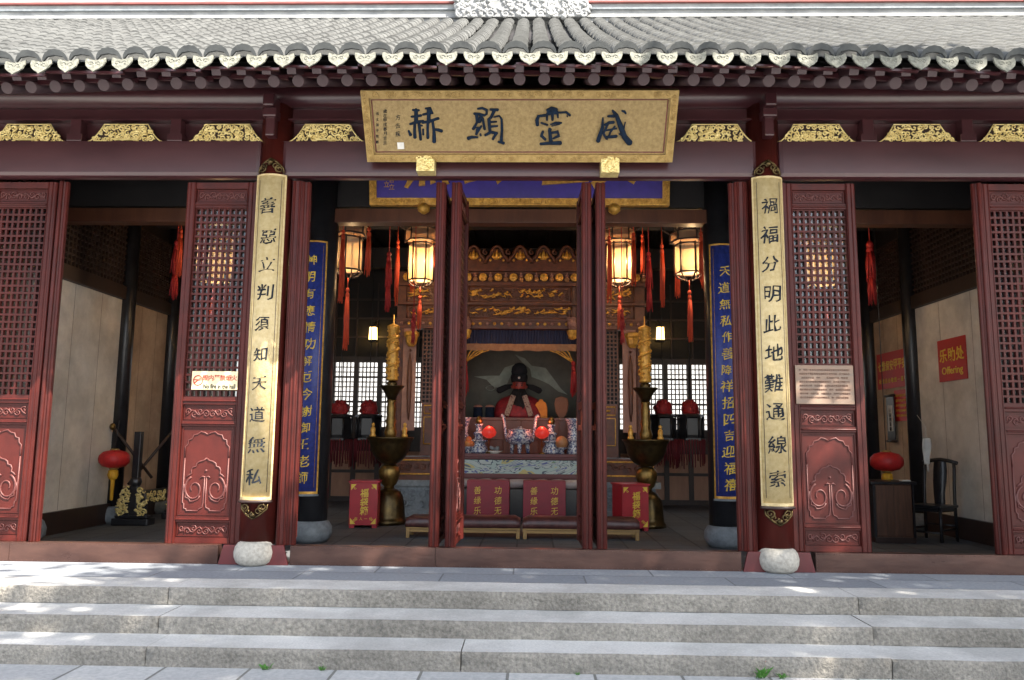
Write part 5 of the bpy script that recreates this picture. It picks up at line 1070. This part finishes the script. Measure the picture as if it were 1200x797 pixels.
for cx, hw in ((0, .08),):
    for z, y in prof: mb.v += [Vector((cx-hw-.012*math.sin(z*9), y-.01, z)), Vector((cx+hw+.012*math.sin(z*9), y-.01, z)), Vector((cx-hw-.012*math.sin(z*9), y+.01, z)), Vector((cx+hw+.012*math.sin(z*9), y+.01, z))]
    for i in range(4):
        a, b = 4*i, 4*i+4; mb.face((a, a+1, b+1, b), 0, True); mb.face((a+2, b+2, b+3, a+3), 0, True); mb.face((a, b, b+2, a+2), 0); mb.face((a+1, a+3, b+3, b+1), 0)
mb.build('back_splat', 'black', t)
mb = MB()
for z, y in ((.12, -.19), (.2, .19)): mb.tube([(-.205, y, z), (.205, y, z)], .014, 6)
for sx in (-1, 1): mb.tube([(sx*.205, -.19, .16), (sx*.205, .19, .16)], .014, 6)
mb.build('stretcher', 'black', t); t.location = (5.60, 2.66, 0); t.rotation_euler = (0, 0, R(-56))
p = at(1086, 527, Y=2.75); t = thing('cloth_bag', 'white cloth strip hanging on the black post above the chair', 'bag', p); mb = MB(); n = 10
for j in range(n+1):
    v = j/n; hw = .045+.012*math.sin(v*5)
    for i in range(5): mb.v.append(Vector((p.x+(i-2)/2*hw, p.y+.02*math.cos((i-2)*1.4+v*2), p.z+.16-v*.36)))
for j in range(n):
    for i in range(4): mb.face((j*5+i, j*5+5+i, j*5+6+i, j*5+1+i), 0, True)
o = mb.build('cloth', 'paper', t); s_ = o.modifiers.new('thick', 'SOLIDIFY'); s_.thickness = .008
mb = MB(); mb.tube([p+Vector((0, 0, .16)), p+Vector((.01, .01, .3)), (6.08-.17, p.y+.8, p.z+.5)], .005, 5); mb.tube([p+Vector((0, 0, -.2)), p+Vector((.005, 0, -.3))], .012, 6); mb.build('string', 'paper', t)

# =================================================================== weeds in the joints of the lowest step
rr = random.Random(12); k = 0
for px, s, lab in ((310, .75, 'small green weed at the lowest step below the no fire sign column'), (377, .6, 'tiny flat green weed at the lowest step below the fuller donation box'), (676, .4, 'very tiny green weed at the lowest step near the middle'), (882, 1.25, 'largest green weed growing at the foot of the lowest step'), (907, .7, 'small green weed close beside the largest weed')):
    x = at(px, 786, Z=-.42).x; mb = MB()
    for i in range(int(16*s)+6):
        a = rr.uniform(0, 6.28); L = rr.uniform(.03, .07)*s; h = rr.uniform(.02, .075)*s; b0 = Vector((x+rr.uniform(-.03, .03)*s, -2.125+rr.uniform(-.012, .006), -.419)); tip = b0+Vector((L*math.cos(a), -abs(L*math.sin(a)), h)); sd = Vector((-math.sin(a), math.cos(a), 0))*.009*s; md = (b0+tip)/2+Vector((0, 0, .012*s))
        mb.add([b0, md-sd, tip, md+sd], [(0, 1, 2, 3)], 0); mb.tube([b0, md], .0018, 4)
    tag(mb.build('weed', 'weed', org=(x, -2.125, -.419)), lab, 'weed', 'weeds along the lowest step')
# =================================================================== trees of the court, beyond the frame, that dapple the front
def tree(label, bx, by, cz, rad, h0, n, seed, ls=.30):
    rr = random.Random(seed); t = thing('courtyard_tree', label, 'tree', (bx, by, -.42)); mb = MB()
    mb.tube([(bx, by, -.42), (bx+.1, by, 2), (bx-.05, by+.1, 4.5), (bx, by, cz)], [.34, .27, .22, .10], 12)
    for k in range(12):
        a = rr.uniform(0, 6.28); z0 = rr.uniform(h0-.8, cz); e = Vector((bx+rad*.8*math.cos(a), by+rad*.8*math.sin(a), z0+rr.uniform(.8, 2.8))); m_ = (Vector((bx, by, z0))+e)/2+Vector((0, 0, .4)); mb.tube([(bx, by, z0), m_, e], [.12, .07, .02], 6)
    mb.build('trunk', 'bark', t); mb = MB(); cl = []
    for k in range(95):
        a = rr.uniform(0, 6.28); q = rad*math.sqrt(rr.random()); zz = rr.uniform(-1, 1); cl.append((bx+q*math.cos(a), by+q*math.sin(a), cz+zz*(cz-h0)*.9*math.sqrt(max(0, 1-(q/rad)**2))+.3, rr.uniform(.7, 1.3)))
    for i in range(n):
        cx, cy, cz_, cr = rr.choice(cl); d = Vector((rr.gauss(0, 1), rr.gauss(0, 1), rr.gauss(0, .7))); p = Vector((cx, cy, cz_))+d*cr*.5; nrm_ = Vector((rr.gauss(0, .6), rr.gauss(0, .6), 1)).normalized(); u = nrm_.orthogonal().normalized(); u.rotate(Matrix.Rotation(rr.uniform(0, 6.28), 3, nrm_)); v = nrm_.cross(u); s = ls*rr.uniform(.6, 1.2)
        mb.add([p-u*s*.5, p-v*s*.22, p+u*s*.5, p+v*s*.22], [(0, 1, 2, 3)])
    mb.build('crown', 'leaf', t)
tree('small leafy tree in the court, beyond the frame, behind the camera', 2.4, -10.2, 11.0, 2.6, 9.2, 10000, 4)
tree('tall leafy tree in the court, beyond the frame, nearest the camera side', 6.0, -9.2, 11.0, 2.9, 8.6, 11000, 1)
tree('second leafy tree in the court, beyond the frame, before the offering bay', 10.2, -7.4, 11.0, 3.5, 8.6, 14500, 2)
tree('third leafy tree in the court, beyond the frame, far past the offering bay', 15.9, -8.2, 11.0, 3.5, 8.4, 14000, 3)
